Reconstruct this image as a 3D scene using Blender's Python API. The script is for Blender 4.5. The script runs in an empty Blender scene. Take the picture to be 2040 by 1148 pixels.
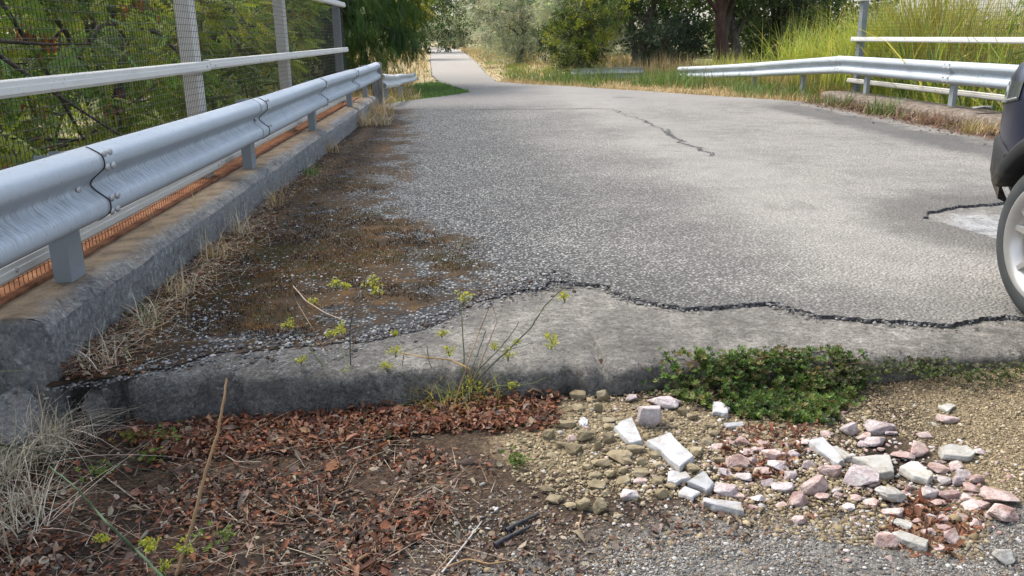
import bpy, bmesh, math, random
import numpy as np
from mathutils import Vector, Matrix
from mathutils.geometry import delaunay_2d_cdt

# ------------------------------------------------------------------ camera, sky, sun, exposure
SC = bpy.context.scene
COL = SC.collection
F_PX, W_PX, H_PX, CAM_H = 1700.0, 2040.0, 1148.0, 1.25
PITCH, YAW, ROLL = math.radians(16.4625), math.radians(2.8277), math.radians(0.85)

def cam_axes():
    p, y, r = PITCH, YAW, ROLL
    fw = np.array([math.sin(y) * math.cos(p), math.cos(y) * math.cos(p), -math.sin(p)])
    rt = np.array([math.cos(y), -math.sin(y), 0.0])
    up = np.cross(rt, fw)
    return math.cos(r) * rt - math.sin(r) * up, math.cos(r) * up + math.sin(r) * rt, fw
AR, AU, AF = cam_axes()
cd = bpy.data.cameras.new('camera')
cd.sensor_width = 36.0
cd.lens = 36.0 * F_PX / W_PX
cd.clip_start, cd.clip_end = 0.05, 3000.0
cam = bpy.data.objects.new('camera', cd)
COL.objects.link(cam)
cam.matrix_world = Matrix(((AR[0], AU[0], -AF[0], 0.0), (AR[1], AU[1], -AF[1], 0.0), (AR[2], AU[2], -AF[2], CAM_H), (0, 0, 0, 1)))
SC.camera = cam

SUN_EL, SUN_AZ = math.radians(56.0), math.radians(-50.0)      # azimuth from +Y towards +X
world = bpy.data.worlds.new('World')
SC.world = world
world.use_nodes = True
wn = world.node_tree
wn.nodes.clear()
sky = wn.nodes.new('ShaderNodeTexSky')
sky.sky_type = 'NISHITA'
sky.sun_disc = False
sky.sun_elevation, sky.sun_rotation = SUN_EL, SUN_AZ
sky.air_density, sky.dust_density, sky.ozone_density = 1.0, 2.5, 1.0
bg = wn.nodes.new('ShaderNodeBackground')
bg.inputs[1].default_value = 0.15
wo = wn.nodes.new('ShaderNodeOutputWorld')
# thin bright cloud: the clear sky's colour half washed out
hsv = wn.nodes.new('ShaderNodeHueSaturation')
hsv.inputs['Saturation'].default_value = 0.55
wn.links.new(sky.outputs[0], hsv.inputs['Color'])
wn.links.new(hsv.outputs[0], bg.inputs[0])
wn.links.new(bg.outputs[0], wo.inputs[0])
sd = bpy.data.lights.new('sun', 'SUN')
sd.energy, sd.angle, sd.color = 1.5, math.radians(16.0), (1.0, 0.91, 0.78)
sun = bpy.data.objects.new('sun', sd)
COL.objects.link(sun)
sdir = Vector((math.sin(SUN_AZ) * math.cos(SUN_EL), math.cos(SUN_AZ) * math.cos(SUN_EL), math.sin(SUN_EL)))
sun.rotation_euler = sdir.to_track_quat('Z', 'Y').to_euler()
sun.location = sdir * 30
SC.view_settings.view_transform = 'Standard'
SC.view_settings.look = 'None'
SC.view_settings.gamma = 1.0
SC.view_settings.use_curve_mapping = False
SC.view_settings.exposure = 1.4
SC.render.engine = 'CYCLES'
SC.cycles.max_bounces = 6
SC.cycles.diffuse_bounces = 3
SC.cycles.transmission_bounces = 4
SC.cycles.transparent_max_bounces = 6

RNG = np.random.default_rng(7)
random.seed(7)

# ------------------------------------------------------------------ helpers
def tag(o, label=None, cat=None, group=None, kind=None):
    if label: o['label'] = label
    if cat: o['category'] = cat
    if group: o['group'] = group
    if kind: o['kind'] = kind
    return o

def empty(name, loc=(0, 0, 0), rz=0.0):
    o = bpy.data.objects.new(name, None)
    o.empty_display_size = 0.1
    COL.objects.link(o)
    o.location = loc
    o.rotation_euler.z = rz
    return o

def link_mesh(name, me, mat=None, parent=None, smooth=False):
    if mat is not None and not me.materials: me.materials.append(mat)
    if smooth and len(me.polygons):
        me.polygons.foreach_set('use_smooth', np.ones(len(me.polygons), bool))
    o = bpy.data.objects.new(name, me)
    COL.objects.link(o)
    if parent is not None: o.parent = parent
    return o

def copy_obj(o, parent=None, deep=True):
    c = o.copy()
    COL.objects.link(c)
    c.parent = parent
    if deep:
        for ch in list(o.children): copy_obj(ch, c)
    return c

def fast(name, V, F, mat, parent=None, C=None, smooth=False):
    V = np.asarray(V, np.float32); F = np.asarray(F, np.int32)
    me = bpy.data.meshes.new(name)
    n, (m, k) = len(V), F.shape
    me.vertices.add(n); me.vertices.foreach_set('co', V.ravel())
    me.loops.add(m * k); me.loops.foreach_set('vertex_index', F.ravel())
    me.polygons.add(m); me.polygons.foreach_set('loop_start', np.arange(0, m * k, k, dtype=np.int32))
    me.update(calc_edges=True)
    if C is not None:
        a = me.attributes.new('tint', 'FLOAT_COLOR', 'POINT')
        c4 = np.ones((n, 4), np.float32); c4[:, :3] = C
        a.data.foreach_set('color', c4.ravel())
    return link_mesh(name, me, mat, parent, smooth)

def from_bm(name, bm, mat, parent=None, smooth=False):
    me = bpy.data.meshes.new(name)
    bm.normal_update(); bm.to_mesh(me); bm.free()
    return link_mesh(name, me, mat, parent, smooth)

def box_bm(bm, lo, hi, bev=0.0):
    r = bmesh.ops.create_cube(bm, size=1.0)
    c = [(a + b) / 2 for a, b in zip(lo, hi)]; s = [b - a for a, b in zip(lo, hi)]
    for v in r['verts']:
        v.co = Vector((c[0] + v.co.x * s[0], c[1] + v.co.y * s[1], c[2] + v.co.z * s[2]))
    if bev:
        es = list({e for v in r['verts'] for e in v.link_edges})
        bmesh.ops.bevel(bm, geom=es, offset=bev, segments=2, affect='EDGES', profile=0.5)

def box(name, lo, hi, mat, parent=None, bev=0.0):
    bm = bmesh.new(); box_bm(bm, lo, hi, bev)
    return from_bm(name, bm, mat, parent)

def tube_arrays(path, radii, sides=6):
    P = np.asarray(path, float); R = np.asarray(radii, float)
    n = len(P); T = np.gradient(P, axis=0); T /= np.linalg.norm(T, axis=1)[:, None] + 1e-9
    ref = np.array([0, 0, 1.0]) if abs(T[0, 2]) < 0.9 else np.array([1.0, 0, 0])
    V = []
    for i in range(n):
        a = np.cross(T[i], ref); a /= np.linalg.norm(a) + 1e-9
        b = np.cross(T[i], a)
        for k in range(sides):
            t = 2 * math.pi * k / sides
            V.append(P[i] + R[i] * (math.cos(t) * a + math.sin(t) * b))
    Fq = []
    for i in range(n - 1):
        for k in range(sides):
            k2 = (k + 1) % sides
            Fq.append((i * sides + k, i * sides + k2, (i + 1) * sides + k2, (i + 1) * sides + k))
    return np.array(V), np.array(Fq, int)

class Bag:
    """collects quad arrays into one mesh"""
    def __init__(s): s.V, s.F, s.C, s.n = [], [], [], 0
    def add(s, V, F, C=None):
        s.V.append(V); s.F.append(np.asarray(F) + s.n)
        if C is not None: s.C.append(np.broadcast_to(np.asarray(C, float), V.shape))
        s.n += len(V)
    def build(s, name, mat, parent=None, smooth=False):
        return fast(name, np.vstack(s.V), np.vstack(s.F), mat, parent, np.vstack(s.C) if s.C else None, smooth)

def hash2(ix, iy, seed):
    h = (ix.astype(np.int64) * 374761393 + iy.astype(np.int64) * 668265263 + seed * 69069) & 0x7fffffff
    h = ((h ^ (h >> 13)) * 1274126177) & 0x7fffffff
    return ((h ^ (h >> 16)) & 0xffff) / 65535.0

def vnoise(x, y, seed=0):
    x = np.asarray(x, float); y = np.asarray(y, float)
    ix, iy = np.floor(x), np.floor(y)
    fx, fy = x - ix, y - iy
    fx = fx * fx * (3 - 2 * fx); fy = fy * fy * (3 - 2 * fy)
    a = hash2(ix, iy, seed); b = hash2(ix + 1, iy, seed); c = hash2(ix, iy + 1, seed); d = hash2(ix + 1, iy + 1, seed)
    return (a * (1 - fx) + b * fx) * (1 - fy) + (c * (1 - fx) + d * fx) * fy

def fbm(x, y, seed=0, octv=4):
    s, a, t = 0.0, 1.0, 0.0
    for i in range(octv):
        s = s + a * vnoise(np.asarray(x) * 2 ** i, np.asarray(y) * 2 ** i, seed + i * 17); t += a; a *= 0.5
    return s / t

def sst(v, a, b):
    t = np.clip((np.asarray(v, float) - a) / (b - a), 0, 1)
    return t * t * (3 - 2 * t)

# height of the open ground
def gz(x, y):
    x = np.asarray(x, float); y = np.asarray(y, float)
    z = -0.155 - 0.06 * sst(-x, -0.2, 1.2) + 0.07 * sst(x, 1.1, 2.6)
    z = z + 0.035 * np.exp(-((x - 0.75) ** 2 / 0.35 + (y - 2.75) ** 2 / 0.16))
    z = z + 0.022 * (fbm(x * 3, y * 3, 3) - 0.5) + 0.010 * (fbm(x * 14, y * 14, 5, 3) - 0.5)
    # gully under and beside the bridge
    gul = sst(y, 2.4, 5.0) * (1 - sst(y, 14.8, 17.0))
    side = np.maximum(sst(-x, 1.95, 3.6), sst(x, 7.3, 9.2))
    under = (y > 3.3) * (y < 15.6) * (x > -2.2) * (x < 7.4)
    z = np.where(under > 0, -0.6, z - 3.0 * gul * side)
    # beyond the bridge
    far = sst(y, 15.2, 16.4)
    lc = np.interp(y, [15, 25, 30, 50, 68, 88, 109, 123], [0.5, 0.1, -0.2, -0.75, -1.2, -1.9, -3.8, -8.5]); hw = np.interp(y, [15, 20, 24, 27], [7.0, 5.0, 2.8, 1.6]); ld = sst(np.abs(x - lc), hw, hw + 2.4)
    zf = -0.045 + 0.05 * sst(x, 6.8, 9) * (fbm(x * 0.5, y * 0.5, 8)) + 0.22 * (fbm(x * 0.25, y * 0.25, 11) - 0.35) * ld
    zf = zf - 1.6 * sst(-x, 3.5, 8) * (1 - sst(y, 24, 32)) + 0.10 * sst(x - 0.7, 0.6, 2.0) * sst(y, 26, 34)
    zf = zf + 1.4 * sst(y, 70, 160) * sst(np.abs(x - lc), 4, 25) + 3.0 * sst(y, 125, 400)
    return np.where(far > 0, z * (1 - far) + zf * far, z)

def ray(px, py):
    return AF + AR * (px - W_PX / 2) / F_PX - AU * (py - H_PX / 2) / F_PX
def at(px, py, z=None, X=None, Y=None):
    """the point of the place seen at a spot of the photograph, on a given plane"""
    d = ray(px, py)
    t = (z - CAM_H) / d[2] if z is not None else (X / d[0] if X is not None else Y / d[1])
    return np.array([0, 0, CAM_H]) + t * d
def on_ground(px, py, lift=0.0):
    z = -0.15
    for _ in range(4):
        p = at(px, py, z=z + lift); z = float(gz(p[0], p[1]))
    p = at(px, py, z=z + lift); p[2] = z
    return p
def mpp(p):
    return float((np.asarray(p) - np.array([0, 0, CAM_H])) @ AF) / F_PX

# ------------------------------------------------------------------ node helper
class NT:
    def __init__(s, name):
        s.m = bpy.data.materials.new(name); s.m.use_nodes = True
        s.t = s.m.node_tree; s.t.nodes.clear()
    def _set(s, sock, v):
        if isinstance(v, bpy.types.NodeSocket): s.t.links.new(v, sock)
        elif v is not None:
            if hasattr(sock.default_value, '__len__'):
                n = len(sock.default_value)
                if not hasattr(v, '__len__'): v = (v,) * 3
                v = tuple(v)
                sock.default_value = (v + (1.0,))[:n] if n == 4 else v[:n]
            else: sock.default_value = v
    def n(s, typ, props=None, out=0, **inp):
        nd = s.t.nodes.new(typ)
        for k, v in (props or {}).items(): setattr(nd, k, v)
        for k, v in inp.items():
            key = int(k[1:]) if k[0] == 'i' and k[1:].isdigit() else k.replace('_', ' ')
            s._set(nd.inputs[key], v)
        return nd.outputs[out] if out is not None else nd
    def co(s, scale=None, kind='Object'):
        nd = s.t.nodes.new('ShaderNodeTexCoord'); o = nd.outputs[kind]
        if scale is not None: o = s.n('ShaderNodeMapping', Vector=o, Scale=scale)
        return o
    def noise(s, vec, scale, detail=4.0, rough=0.55, dist=0.0):
        return s.n('ShaderNodeTexNoise', None, 0, Vector=vec, Scale=scale, Detail=detail, Roughness=rough, Distortion=dist)
    def vor(s, vec, scale, out='Distance', feature='F1', rnd=1.0):
        return s.n('ShaderNodeTexVoronoi', {'feature': feature}, out, Vector=vec, Scale=scale, Randomness=rnd)
    def math(s, op, a, b=None, c=None):
        return s.n('ShaderNodeMath', {'operation': op}, 0, i0=a, i1=b, i2=c)
    def mr(s, v, a, b, c=0.0, d=1.0):
        return s.n('ShaderNodeMapRange', {'interpolation_type': 'SMOOTHSTEP'}, 0, Value=v, From_Min=a, From_Max=b, To_Min=c, To_Max=d)
    def mix(s, f, a, b, mode='MIX'):
        nd = s.t.nodes.new('ShaderNodeMix'); nd.data_type = 'RGBA'; nd.blend_type = mode
        s._set(nd.inputs[0], f); s._set(nd.inputs[6], a); s._set(nd.inputs[7], b)
        return nd.outputs[2]
    def ramp(s, f, stops):
        nd = s.t.nodes.new('ShaderNodeValToRGB'); s._set(nd.inputs[0], f)
        e = nd.color_ramp.elements
        while len(e) < len(stops): e.new(0.5)
        for x, (p, c) in zip(e, stops): x.position = p; x.color = tuple(c) + (1.0,)
        return nd.outputs[0]
    def xyz(s, vec):
        nd = s.t.nodes.new('ShaderNodeSeparateXYZ'); s.t.links.new(vec, nd.inputs[0]); return nd.outputs
    def attr(s, name='tint'):
        nd = s.t.nodes.new('ShaderNodeAttribute'); nd.attribute_name = name; return nd.outputs['Color']
    def bump(s, h, strength=0.5, dist=0.01, normal=None):
        return s.n('ShaderNodeBump', None, 0, Height=h, Strength=strength, Distance=dist, Normal=normal)
    def out(s, color=None, rough=0.8, metal=0.0, normal=None, spec=0.5, shader=None, **kw):
        if shader is None:
            b = s.t.nodes.new('ShaderNodeBsdfPrincipled')
            s._set(b.inputs['Base Color'], color); s._set(b.inputs['Roughness'], rough); s._set(b.inputs['Metallic'], metal)
            s._set(b.inputs['Specular IOR Level'], spec)
            if normal is not None: s.t.links.new(normal, b.inputs['Normal'])
            for k, v in kw.items(): s._set(b.inputs[k.replace('_', ' ')], v)
            shader = b.outputs[0]
        o = s.t.nodes.new('ShaderNodeOutputMaterial'); s.t.links.new(shader, o.inputs[0])
        return s.m

M = {}
def mats():
    # asphalt of the deck: surface dressing of stone chips, moss and tar towards the kerb
    n = NT('asphalt'); P = n.co(); X, Y, Z = n.xyz(P)
    cell = n.vor(P, 62, 'Color'); cr = n.xyz(cell)[0]
    dist = n.vor(P, 62, 'Distance')
    fine = n.noise(P, 260, 3)
    big = n.noise(P, 0.55, 5, 0.6); mid = n.noise(P, 3.5, 5, 0.65)
    chip = n.ramp(cr, [(0.0, (0.06, 0.062, 0.064)), (0.3, (0.17, 0.172, 0.17)), (0.7, (0.29, 0.287, 0.273)), (1.0, (0.50, 0.49, 0.46))])
    chip = n.mix(n.mr(dist, 0.30, 0.62), chip, (0.035, 0.035, 0.036))
    chip = n.mix(0.45, chip, n.mix(fine, (0.55, 0.55, 0.55), (1.4, 1.4, 1.4)), 'MULTIPLY')
    # lighter beige towards the right; tree shade painted in as cooler, darker left side
    beige_mix = n.math('MULTIPLY', n.mr(n.math('ADD', X, n.math('MULTIPLY', big, 2.0)), 0.9, 3.6), 0.75)
    chip = n.mix(beige_mix, chip, n.mix(0.6, chip, (0.42, 0.395, 0.35)))
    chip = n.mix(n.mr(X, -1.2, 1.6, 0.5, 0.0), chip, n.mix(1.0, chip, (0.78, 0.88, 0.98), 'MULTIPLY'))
    chip = n.mix(n.mr(n.math('ADD', n.math('MULTIPLY', big, 0.6), n.math('MULTIPLY', mid, 0.4)), 0.36, 0.6, 0.42, 0.0), chip, (0.075, 0.075, 0.075))
    tr_ = n.math('ABSOLUTE', n.math('SUBTRACT', n.math('ADD', X, n.math('MULTIPLY', big, 0.8)), 2.9))
    chip = n.mix(n.mr(tr_, 0.25, 0.75, 0.22, 0.0), chip, (0.36, 0.345, 0.315))
    chip = n.mix(n.mr(n.noise(P, 1.3, 6, 0.7, 0.6), 0.56, 0.68, 0.0, 0.32), chip, (0.07, 0.068, 0.066))
    farw = n.mr(Y, 15.2, 17.5)
    chip = n.mix(n.math('MULTIPLY', farw, 0.5), chip, (0.27, 0.26, 0.245))
    lane = n.mr(Y, 22.0, 34.0)
    chip = n.mix(n.math('MULTIPLY', lane, 0.7), chip, (0.37, 0.345, 0.31))
    # dark unpolished strip with grit near the right kerb
    xr = n.math('ADD', X, n.math('MULTIPLY', n.math('SUBTRACT', mid, 0.5), 0.9))
    strip = n.math('MULTIPLY', n.mr(xr, 5.0, 5.35), n.mr(xr, 5.75, 6.1, 1.0, 0.0))
    strip = n.math('MULTIPLY', strip, n.math('MULTIPLY', n.mr(Y, 6, 9), n.mr(Y, 14.5, 16, 1.0, 0.0)))
    chip = n.mix(n.math('MULTIPLY', strip, 0.6), chip, (0.05, 0.05, 0.052))
    dirt = n.math('MULTIPLY', n.mr(xr, 6.0, 6.3), n.mr(Y, 16.0, 17.5, 1.0, 0.0))
    chip = n.mix(n.math('MULTIPLY', dirt, 0.85), chip, n.mix(mid, (0.05, 0.028, 0.018), (0.14, 0.085, 0.05)))
    hx = n.math('DIVIDE', n.math('SUBTRACT', X, 3.75), 0.85); hy = n.math('DIVIDE', n.math('SUBTRACT', Y, 5.4), 0.95)
    hd = n.math('ADD', n.math('SQRT', n.math('ADD', n.math('MULTIPLY', hx, hx), n.math('MULTIPLY', hy, hy))), n.math('MULTIPLY', n.math('SUBTRACT', mid, 0.5), 0.5))
    chip = n.mix(n.mr(hd, 0.95, 1.45, 0.55, 0.0), chip, (0.06, 0.055, 0.05))
    # bitumen showing black along the broken edge on the left
    ey = n.math('ADD', Y, n.math('MULTIPLY', n.math('SUBTRACT', mid, 0.5), 1.0))
    tar = n.math('MULTIPLY', n.mr(ey, 3.95, 4.65, 1.0, 0.0), n.mr(n.math('ADD', X, mid), 0.4, 1.3, 1.0, 0.0))
    chip = n.mix(n.math('MULTIPLY', tar, n.mr(cr, 0.45, 0.8, 0.8, 0.15)), chip, (0.03, 0.031, 0.035))
    edge = n.math('MULTIPLY', n.mr(ey, 3.75, 4.35, 1.0, 0.0), n.mr(X, 0.2, 0.9))
    chip = n.mix(n.math('MULTIPLY', edge, 0.35), chip, (0.06, 0.06, 0.06))
    # moss cushions, brown and olive
    bulge = n.math('MULTIPLY', n.mr(Y, 3.4, 4.4), n.mr(Y, 4.9, 6.6, 1.0, 0.0))
    mx = n.math('SUBTRACT', n.math('MULTIPLY', bulge, 0.68), n.math('ADD', X, 0.63))
    mx = n.math('SUBTRACT', mx, n.mr(Y, 9.0, 16.0, 0.0, 0.35))
    mn = n.noise(P, 2.3, 6, 0.62); mn2 = n.noise(P, 11, 5, 0.6)
    mv = n.math('ADD', n.math('MULTIPLY', mx, 0.55), n.math('ADD', n.math('MULTIPLY', n.math('SUBTRACT', mn, 0.5), 2.3), n.math('MULTIPLY', n.math('SUBTRACT', mn2, 0.5), 1.2)))
    mv = n.math('MULTIPLY', n.mr(mv, -0.10, 0.20), n.mr(mx, -0.35, 0.1))
    mm = n.math('ADD', n.math('MULTIPLY', n.noise(P, 2.4, 6, 0.7), 0.5), n.math('MULTIPLY', n.noise(P, 13, 7, 0.75), 0.5))
    mossc = n.ramp(mm, [(0.36, (0.016, 0.012, 0.008)), (0.46, (0.030, 0.019, 0.009)), (0.53, (0.044, 0.025, 0.009)), (0.59, (0.085, 0.042, 0.010)), (0.66, (0.05, 0.040, 0.012))])
    mossc = n.mix(0.6, mossc, n.mix(n.noise(P, 160, 2), (0.4, 0.4, 0.4), (1.7, 1.7, 1.6)), 'MULTIPLY')
    keep = n.mr(n.math('ADD', cr, n.math('MULTIPLY', mn2, 0.5)), 1.12, 1.22, 1.0, 0.35)
    mf = n.math('MULTIPLY', n.math('MULTIPLY', mv, keep), n.mr(Y, 15.2, 16.6, 1.0, 0.0))
    colr = n.mix(mf, chip, mossc)
    h = n.math('ADD', n.math('MULTIPLY', dist, -1.0), n.math('MULTIPLY', fine, 0.25))
    h = n.math('ADD', n.math('MULTIPLY', h, n.mr(mf, 0.0, 1.0, 1.0, 0.3)), n.math('MULTIPLY', mf, 0.9))
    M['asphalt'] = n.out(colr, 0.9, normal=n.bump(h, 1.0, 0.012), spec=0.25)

    n = NT('tar_edge'); P = n.co()
    c = n.vor(P, 75, 'Color'); d = n.vor(P, 75)
    colr = n.mix(n.mr(n.xyz(c)[1], 0.55, 1.0), (0.06, 0.06, 0.062), (0.30, 0.295, 0.285))
    M['tar_edge'] = n.out(colr, 0.9, normal=n.bump(n.math('MULTIPLY', d, -1.0), 1.0, 0.012), spec=0.2)

    # weathered concrete of the deck
    n = NT('deck_concrete'); P = n.co(); X, Y, Z = n.xyz(P)
    a = n.noise(P, 2.2, 6, 0.65); b = n.noise(P, 16, 6, 0.7); c = n.noise(P, 120, 3)
    colr = n.ramp(n.math('ADD', n.math('MULTIPLY', a, 0.6), n.math('MULTIPLY', b, 0.4)), [(0.32, (0.11, 0.105, 0.10)), (0.44, (0.205, 0.196, 0.178)), (0.54, (0.295, 0.28, 0.25)), (0.67, (0.42, 0.405, 0.37))])
    cel = n.vor(P, 130, 'Color')
    colr = n.mix(n.mr(n.xyz(cel)[0], 0.72, 0.95, 0.0, 0.6), colr, (0.12, 0.12, 0.12))
    colr = n.mix(0.5, colr, n.mix(c, (0.6, 0.6, 0.6), (1.35, 1.35, 1.35)), 'MULTIPLY')
    hx = n.math('SUBTRACT', X, 3.55); hy = n.math('SUBTRACT', Y, 5.35); hd = n.math('ADD', n.math('MULTIPLY', hx, hx), n.math('MULTIPLY', n.math('MULTIPLY', hy, hy), 0.5))
    colr = n.mix(n.mr(n.math('ADD', hd, n.math('MULTIPLY', n.math('SUBTRACT', b, 0.5), 0.3)), 0.02, 0.16, 0.8, 0.0), colr, (0.42, 0.43, 0.44))
    # exposed aggregate and blacker mottling towards the broken front and the left
    gy = n.math('ADD', Y, n.math('MULTIPLY', n.math('SUBTRACT', b, 0.5), 0.35))
    fr = n.math('MULTIPLY', n.mr(gy, 3.14, 3.25, 1.0, 0.0), n.mr(a, 0.38, 0.62, 0.12, 0.8))
    lf = n.math('MULTIPLY', n.mr(n.math('ADD', X, n.math('MULTIPLY', a, 1.2)), -0.35, 0.75, 1.0, 0.0), n.mr(b, 0.36, 0.56, 0.55, 0.97))
    dark_mix = n.math('MAXIMUM', fr, lf)
    gcol = n.mix(n.mr(n.math('ADD', n.math('MULTIPLY', n.xyz(cel)[1], 0.25), n.math('MULTIPLY', n.noise(P, 45, 6, 0.75), 1.0)), 0.5, 0.95), (0.035, 0.039, 0.045), (0.26, 0.275, 0.29))
    colr = n.mix(n.math('MULTIPLY', dark_mix, 0.66), colr, gcol)
    pit = n.vor(P, 48, 'Distance'); pc = n.xyz(n.vor(P, 48, 'Color'))
    pf = n.math('MULTIPLY', n.mr(n.math('ADD', pit, n.math('MULTIPLY', c, 0.25)), 0.26, 0.40, 1.0, 0.0), n.mr(pc[0], 0.6, 0.7))
    colr = n.mix(n.math('MULTIPLY', pf, 0.75), colr, n.mix(pc[1], (0.07, 0.068, 0.065), (0.50, 0.49, 0.46)))
    gr_ = n.noise(P, 42, 7, 0.8); g2_ = n.noise(P, 9, 7, 0.75, 0.5)
    colr = n.mix(0.85, colr, n.ramp(gr_, [(0.34, (0.42, 0.42, 0.43)), (0.5, (0.95, 0.95, 0.95)), (0.66, (1.45, 1.44, 1.42))]), 'MULTIPLY')
    colr = n.mix(0.7, colr, n.ramp(g2_, [(0.36, (0.62, 0.61, 0.6)), (0.52, (1.0, 1.0, 1.0)), (0.64, (1.28, 1.27, 1.25))]), 'MULTIPLY')
    st_ = n.noise(n.n('ShaderNodeMapping', Vector=P, Scale=(1, 2.2, 1)), 5, 6, 0.72, 0.8)
    colr = n.mix(n.mr(st_, 0.52, 0.66, 0.0, 0.6), colr, (0.13, 0.12, 0.105))
    h = n.math('ADD', n.math('MULTIPLY', b, 0.8), n.math('ADD', n.math('MULTIPLY', c, 0.35), n.math('ADD', n.math('MULTIPLY', gr_, 0.9), n.math('MULTIPLY', pf, -0.5))))
    M['deck'] = n.out(colr, 0.92, normal=n.bump(h, 1.0, 0.02), spec=0.2)

    # kerb concrete: grey, spotted with lichen, brown dust on top
    n = NT('kerb_concrete'); P = n.co(); X, Y, Z = n.xyz(P)
    a = n.noise(P, 3, 6, 0.65); b = n.noise(P, 18, 6, 0.7); c = n.noise(P, 90, 4)
    colr = n.ramp(b, [(0.3, (0.07, 0.075, 0.08)), (0.45, (0.19, 0.195, 0.20)), (0.6, (0.31, 0.31, 0.30)), (0.72, (0.48, 0.48, 0.46))])
    l1 = n.noise(n.n('ShaderNodeMapping', Vector=P, Scale=(1, 1, 0.7)), 26, 5, 0.72, 0.6); l2 = n.noise(n.n('ShaderNodeMapping', Vector=P, Scale=(1, 1.3, 0.45)), 11, 6, 0.75, 0.4)
    colr = n.mix(n.mr(a, 0.35, 0.65, 0.35, 0.75), colr, (0.27, 0.272, 0.268))
    colr = n.mix(0.7, colr, n.mix(n.noise(P, 150, 4, 0.7), (0.45, 0.45, 0.45), (1.55, 1.55, 1.55)), 'MULTIPLY')
    colr = n.mix(n.mr(l1, 0.57, 0.63, 0.0, 0.75), colr, (0.48, 0.50, 0.49)); colr = n.mix(n.mr(l2, 0.57, 0.70, 0.0, 0.75), colr, (0.035, 0.037, 0.04))
    colr = n.mix(n.mr(n.noise(P, 70, 4, 0.7), 0.60, 0.70, 0.0, 0.7), colr, (0.05, 0.052, 0.055))
    gr_ = n.noise(P, 48, 7, 0.8); colr = n.mix(0.8, colr, n.ramp(gr_, [(0.34, (0.40, 0.41, 0.42)), (0.5, (0.95, 0.95, 0.95)), (0.66, (1.5, 1.5, 1.48))]), 'MULTIPLY')
    geo = n.n('ShaderNodeNewGeometry', None, 'Normal'); nz = n.xyz(geo)[2]
    xb = n.math('ADD', X, n.math('MULTIPLY', n.math('SUBTRACT', a, 0.5), 0.22))
    dust = n.math('MULTIPLY', n.mr(nz, 0.6, 0.85), n.mr(n.math('ABSOLUTE', n.math('SUBTRACT', xb, 2.5)), 4.12, 4.24))
    dcol = n.ramp(n.noise(P, 7, 5, 0.65), [(0.3, (0.10, 0.075, 0.055)), (0.5, (0.26, 0.19, 0.125)), (0.7, (0.37, 0.29, 0.20))])
    colr = n.mix(n.math('MULTIPLY', dust, 0.88), colr, n.mix(0.5, dcol, n.mix(c, (0.5, 0.5, 0.5), (1.5, 1.5, 1.5)), 'MULTIPLY'))
    M['kerb_brown'] = None
    M['kerb'] = n.out(colr, 0.93, normal=n.bump(n.math('ADD', n.math('ADD', b, gr_), n.math('MULTIPLY', c, 0.4)), 1.0, 0.018), spec=0.2)

    n = NT('kerb_concrete_brown'); P = n.co(); b = n.noise(P, 14, 6, 0.7); c = n.noise(P, 90, 4)
    colr = n.mix(0.5, n.ramp(b, [(0.3, (0.06, 0.045, 0.035)), (0.5, (0.16, 0.13, 0.105)), (0.7, (0.28, 0.25, 0.215))]), n.mix(c, (0.5, 0.5, 0.5), (1.5, 1.5, 1.5)), 'MULTIPLY')
    M['kerb_brown'] = n.out(colr, 0.93, normal=n.bump(b, 0.9, 0.015), spec=0.2)
    n = NT('rust_stained_ledge'); P = n.co()
    colr = n.ramp(n.noise(P, 9, 5, 0.65), [(0.3, (0.14, 0.05, 0.024)), (0.5, (0.31, 0.125, 0.055)), (0.7, (0.42, 0.22, 0.115))])
    M['rustledge'] = n.out(colr, 0.9, normal=n.bump(n.noise(P, 60, 4), 0.5, 0.01))

    # galvanised steel, streaked by rain
    def galv(name, base, dark, streak):
        n = NT(name); P = n.co()
        a = n.noise(P, 1.6, 5, 0.6); s1 = n.noise(n.n('ShaderNodeMapping', Vector=P, Scale=(9, 85, 7)), 1.6, 4, 0.65, 0.5); zz = n.xyz(P)[2]; val = n.math('ADD', 0.12, n.math('MULTIPLY', n.mr(zz, 0.585, 0.635), n.mr(zz, 0.685, 0.73, 1.0, 0.0)))
        sp = n.noise(P, 55, 3)
        f = n.math('MULTIPLY', n.math('MULTIPLY', n.mr(s1, 0.40, 0.66), streak), val)
        colr = n.mix(f, base, dark)
        colr = n.mix(n.mr(a, 0.4, 0.75, 0.0, 0.35), colr, tuple(0.72 * v for v in base))
        colr = n.mix(n.mr(sp, 0.62, 0.72, 0.0, 0.5), colr, (0.22, 0.20, 0.17))
        colr = n.mix(n.mr(n.noise(n.n('ShaderNodeMapping', Vector=P, Scale=(8, 1, 8)), 5, 5, 0.7), 0.55, 0.75, 0.0, 0.35), colr, tuple(0.55 * v for v in base))
        return n.out(colr, n.mr(a, 0.3, 0.7, 0.55, 0.72), 0.12, normal=n.bump(n.math('ADD', a, n.math('MULTIPLY', n.noise(P, 9, 4), 0.25)), 0.3, 0.012))
    M['galv'] = galv('galvanised_beam', (0.43, 0.485, 0.535), (0.20, 0.225, 0.25), 0.8)
    M['galv_post'] = galv('galvanised_post', (0.24, 0.27, 0.29), (0.15, 0.16, 0.16), 0.5)
    M['galv_old'] = galv('galvanised_old', (0.50, 0.52, 0.53), (0.22, 0.22, 0.22), 0.7)
    M['galv_fence'] = galv('galvanised_fence_post', (0.68, 0.665, 0.62), (0.42, 0.38, 0.31), 0.8)
    M['rail'] = galv('pale_rail_paint', (0.60, 0.595, 0.565), (0.40, 0.38, 0.34), 0.6)
    n = NT('dark_gap'); M['gap'] = n.out((0.02, 0.021, 0.023), 0.9)
    n = NT('bolt_steel'); P = n.co()
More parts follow.
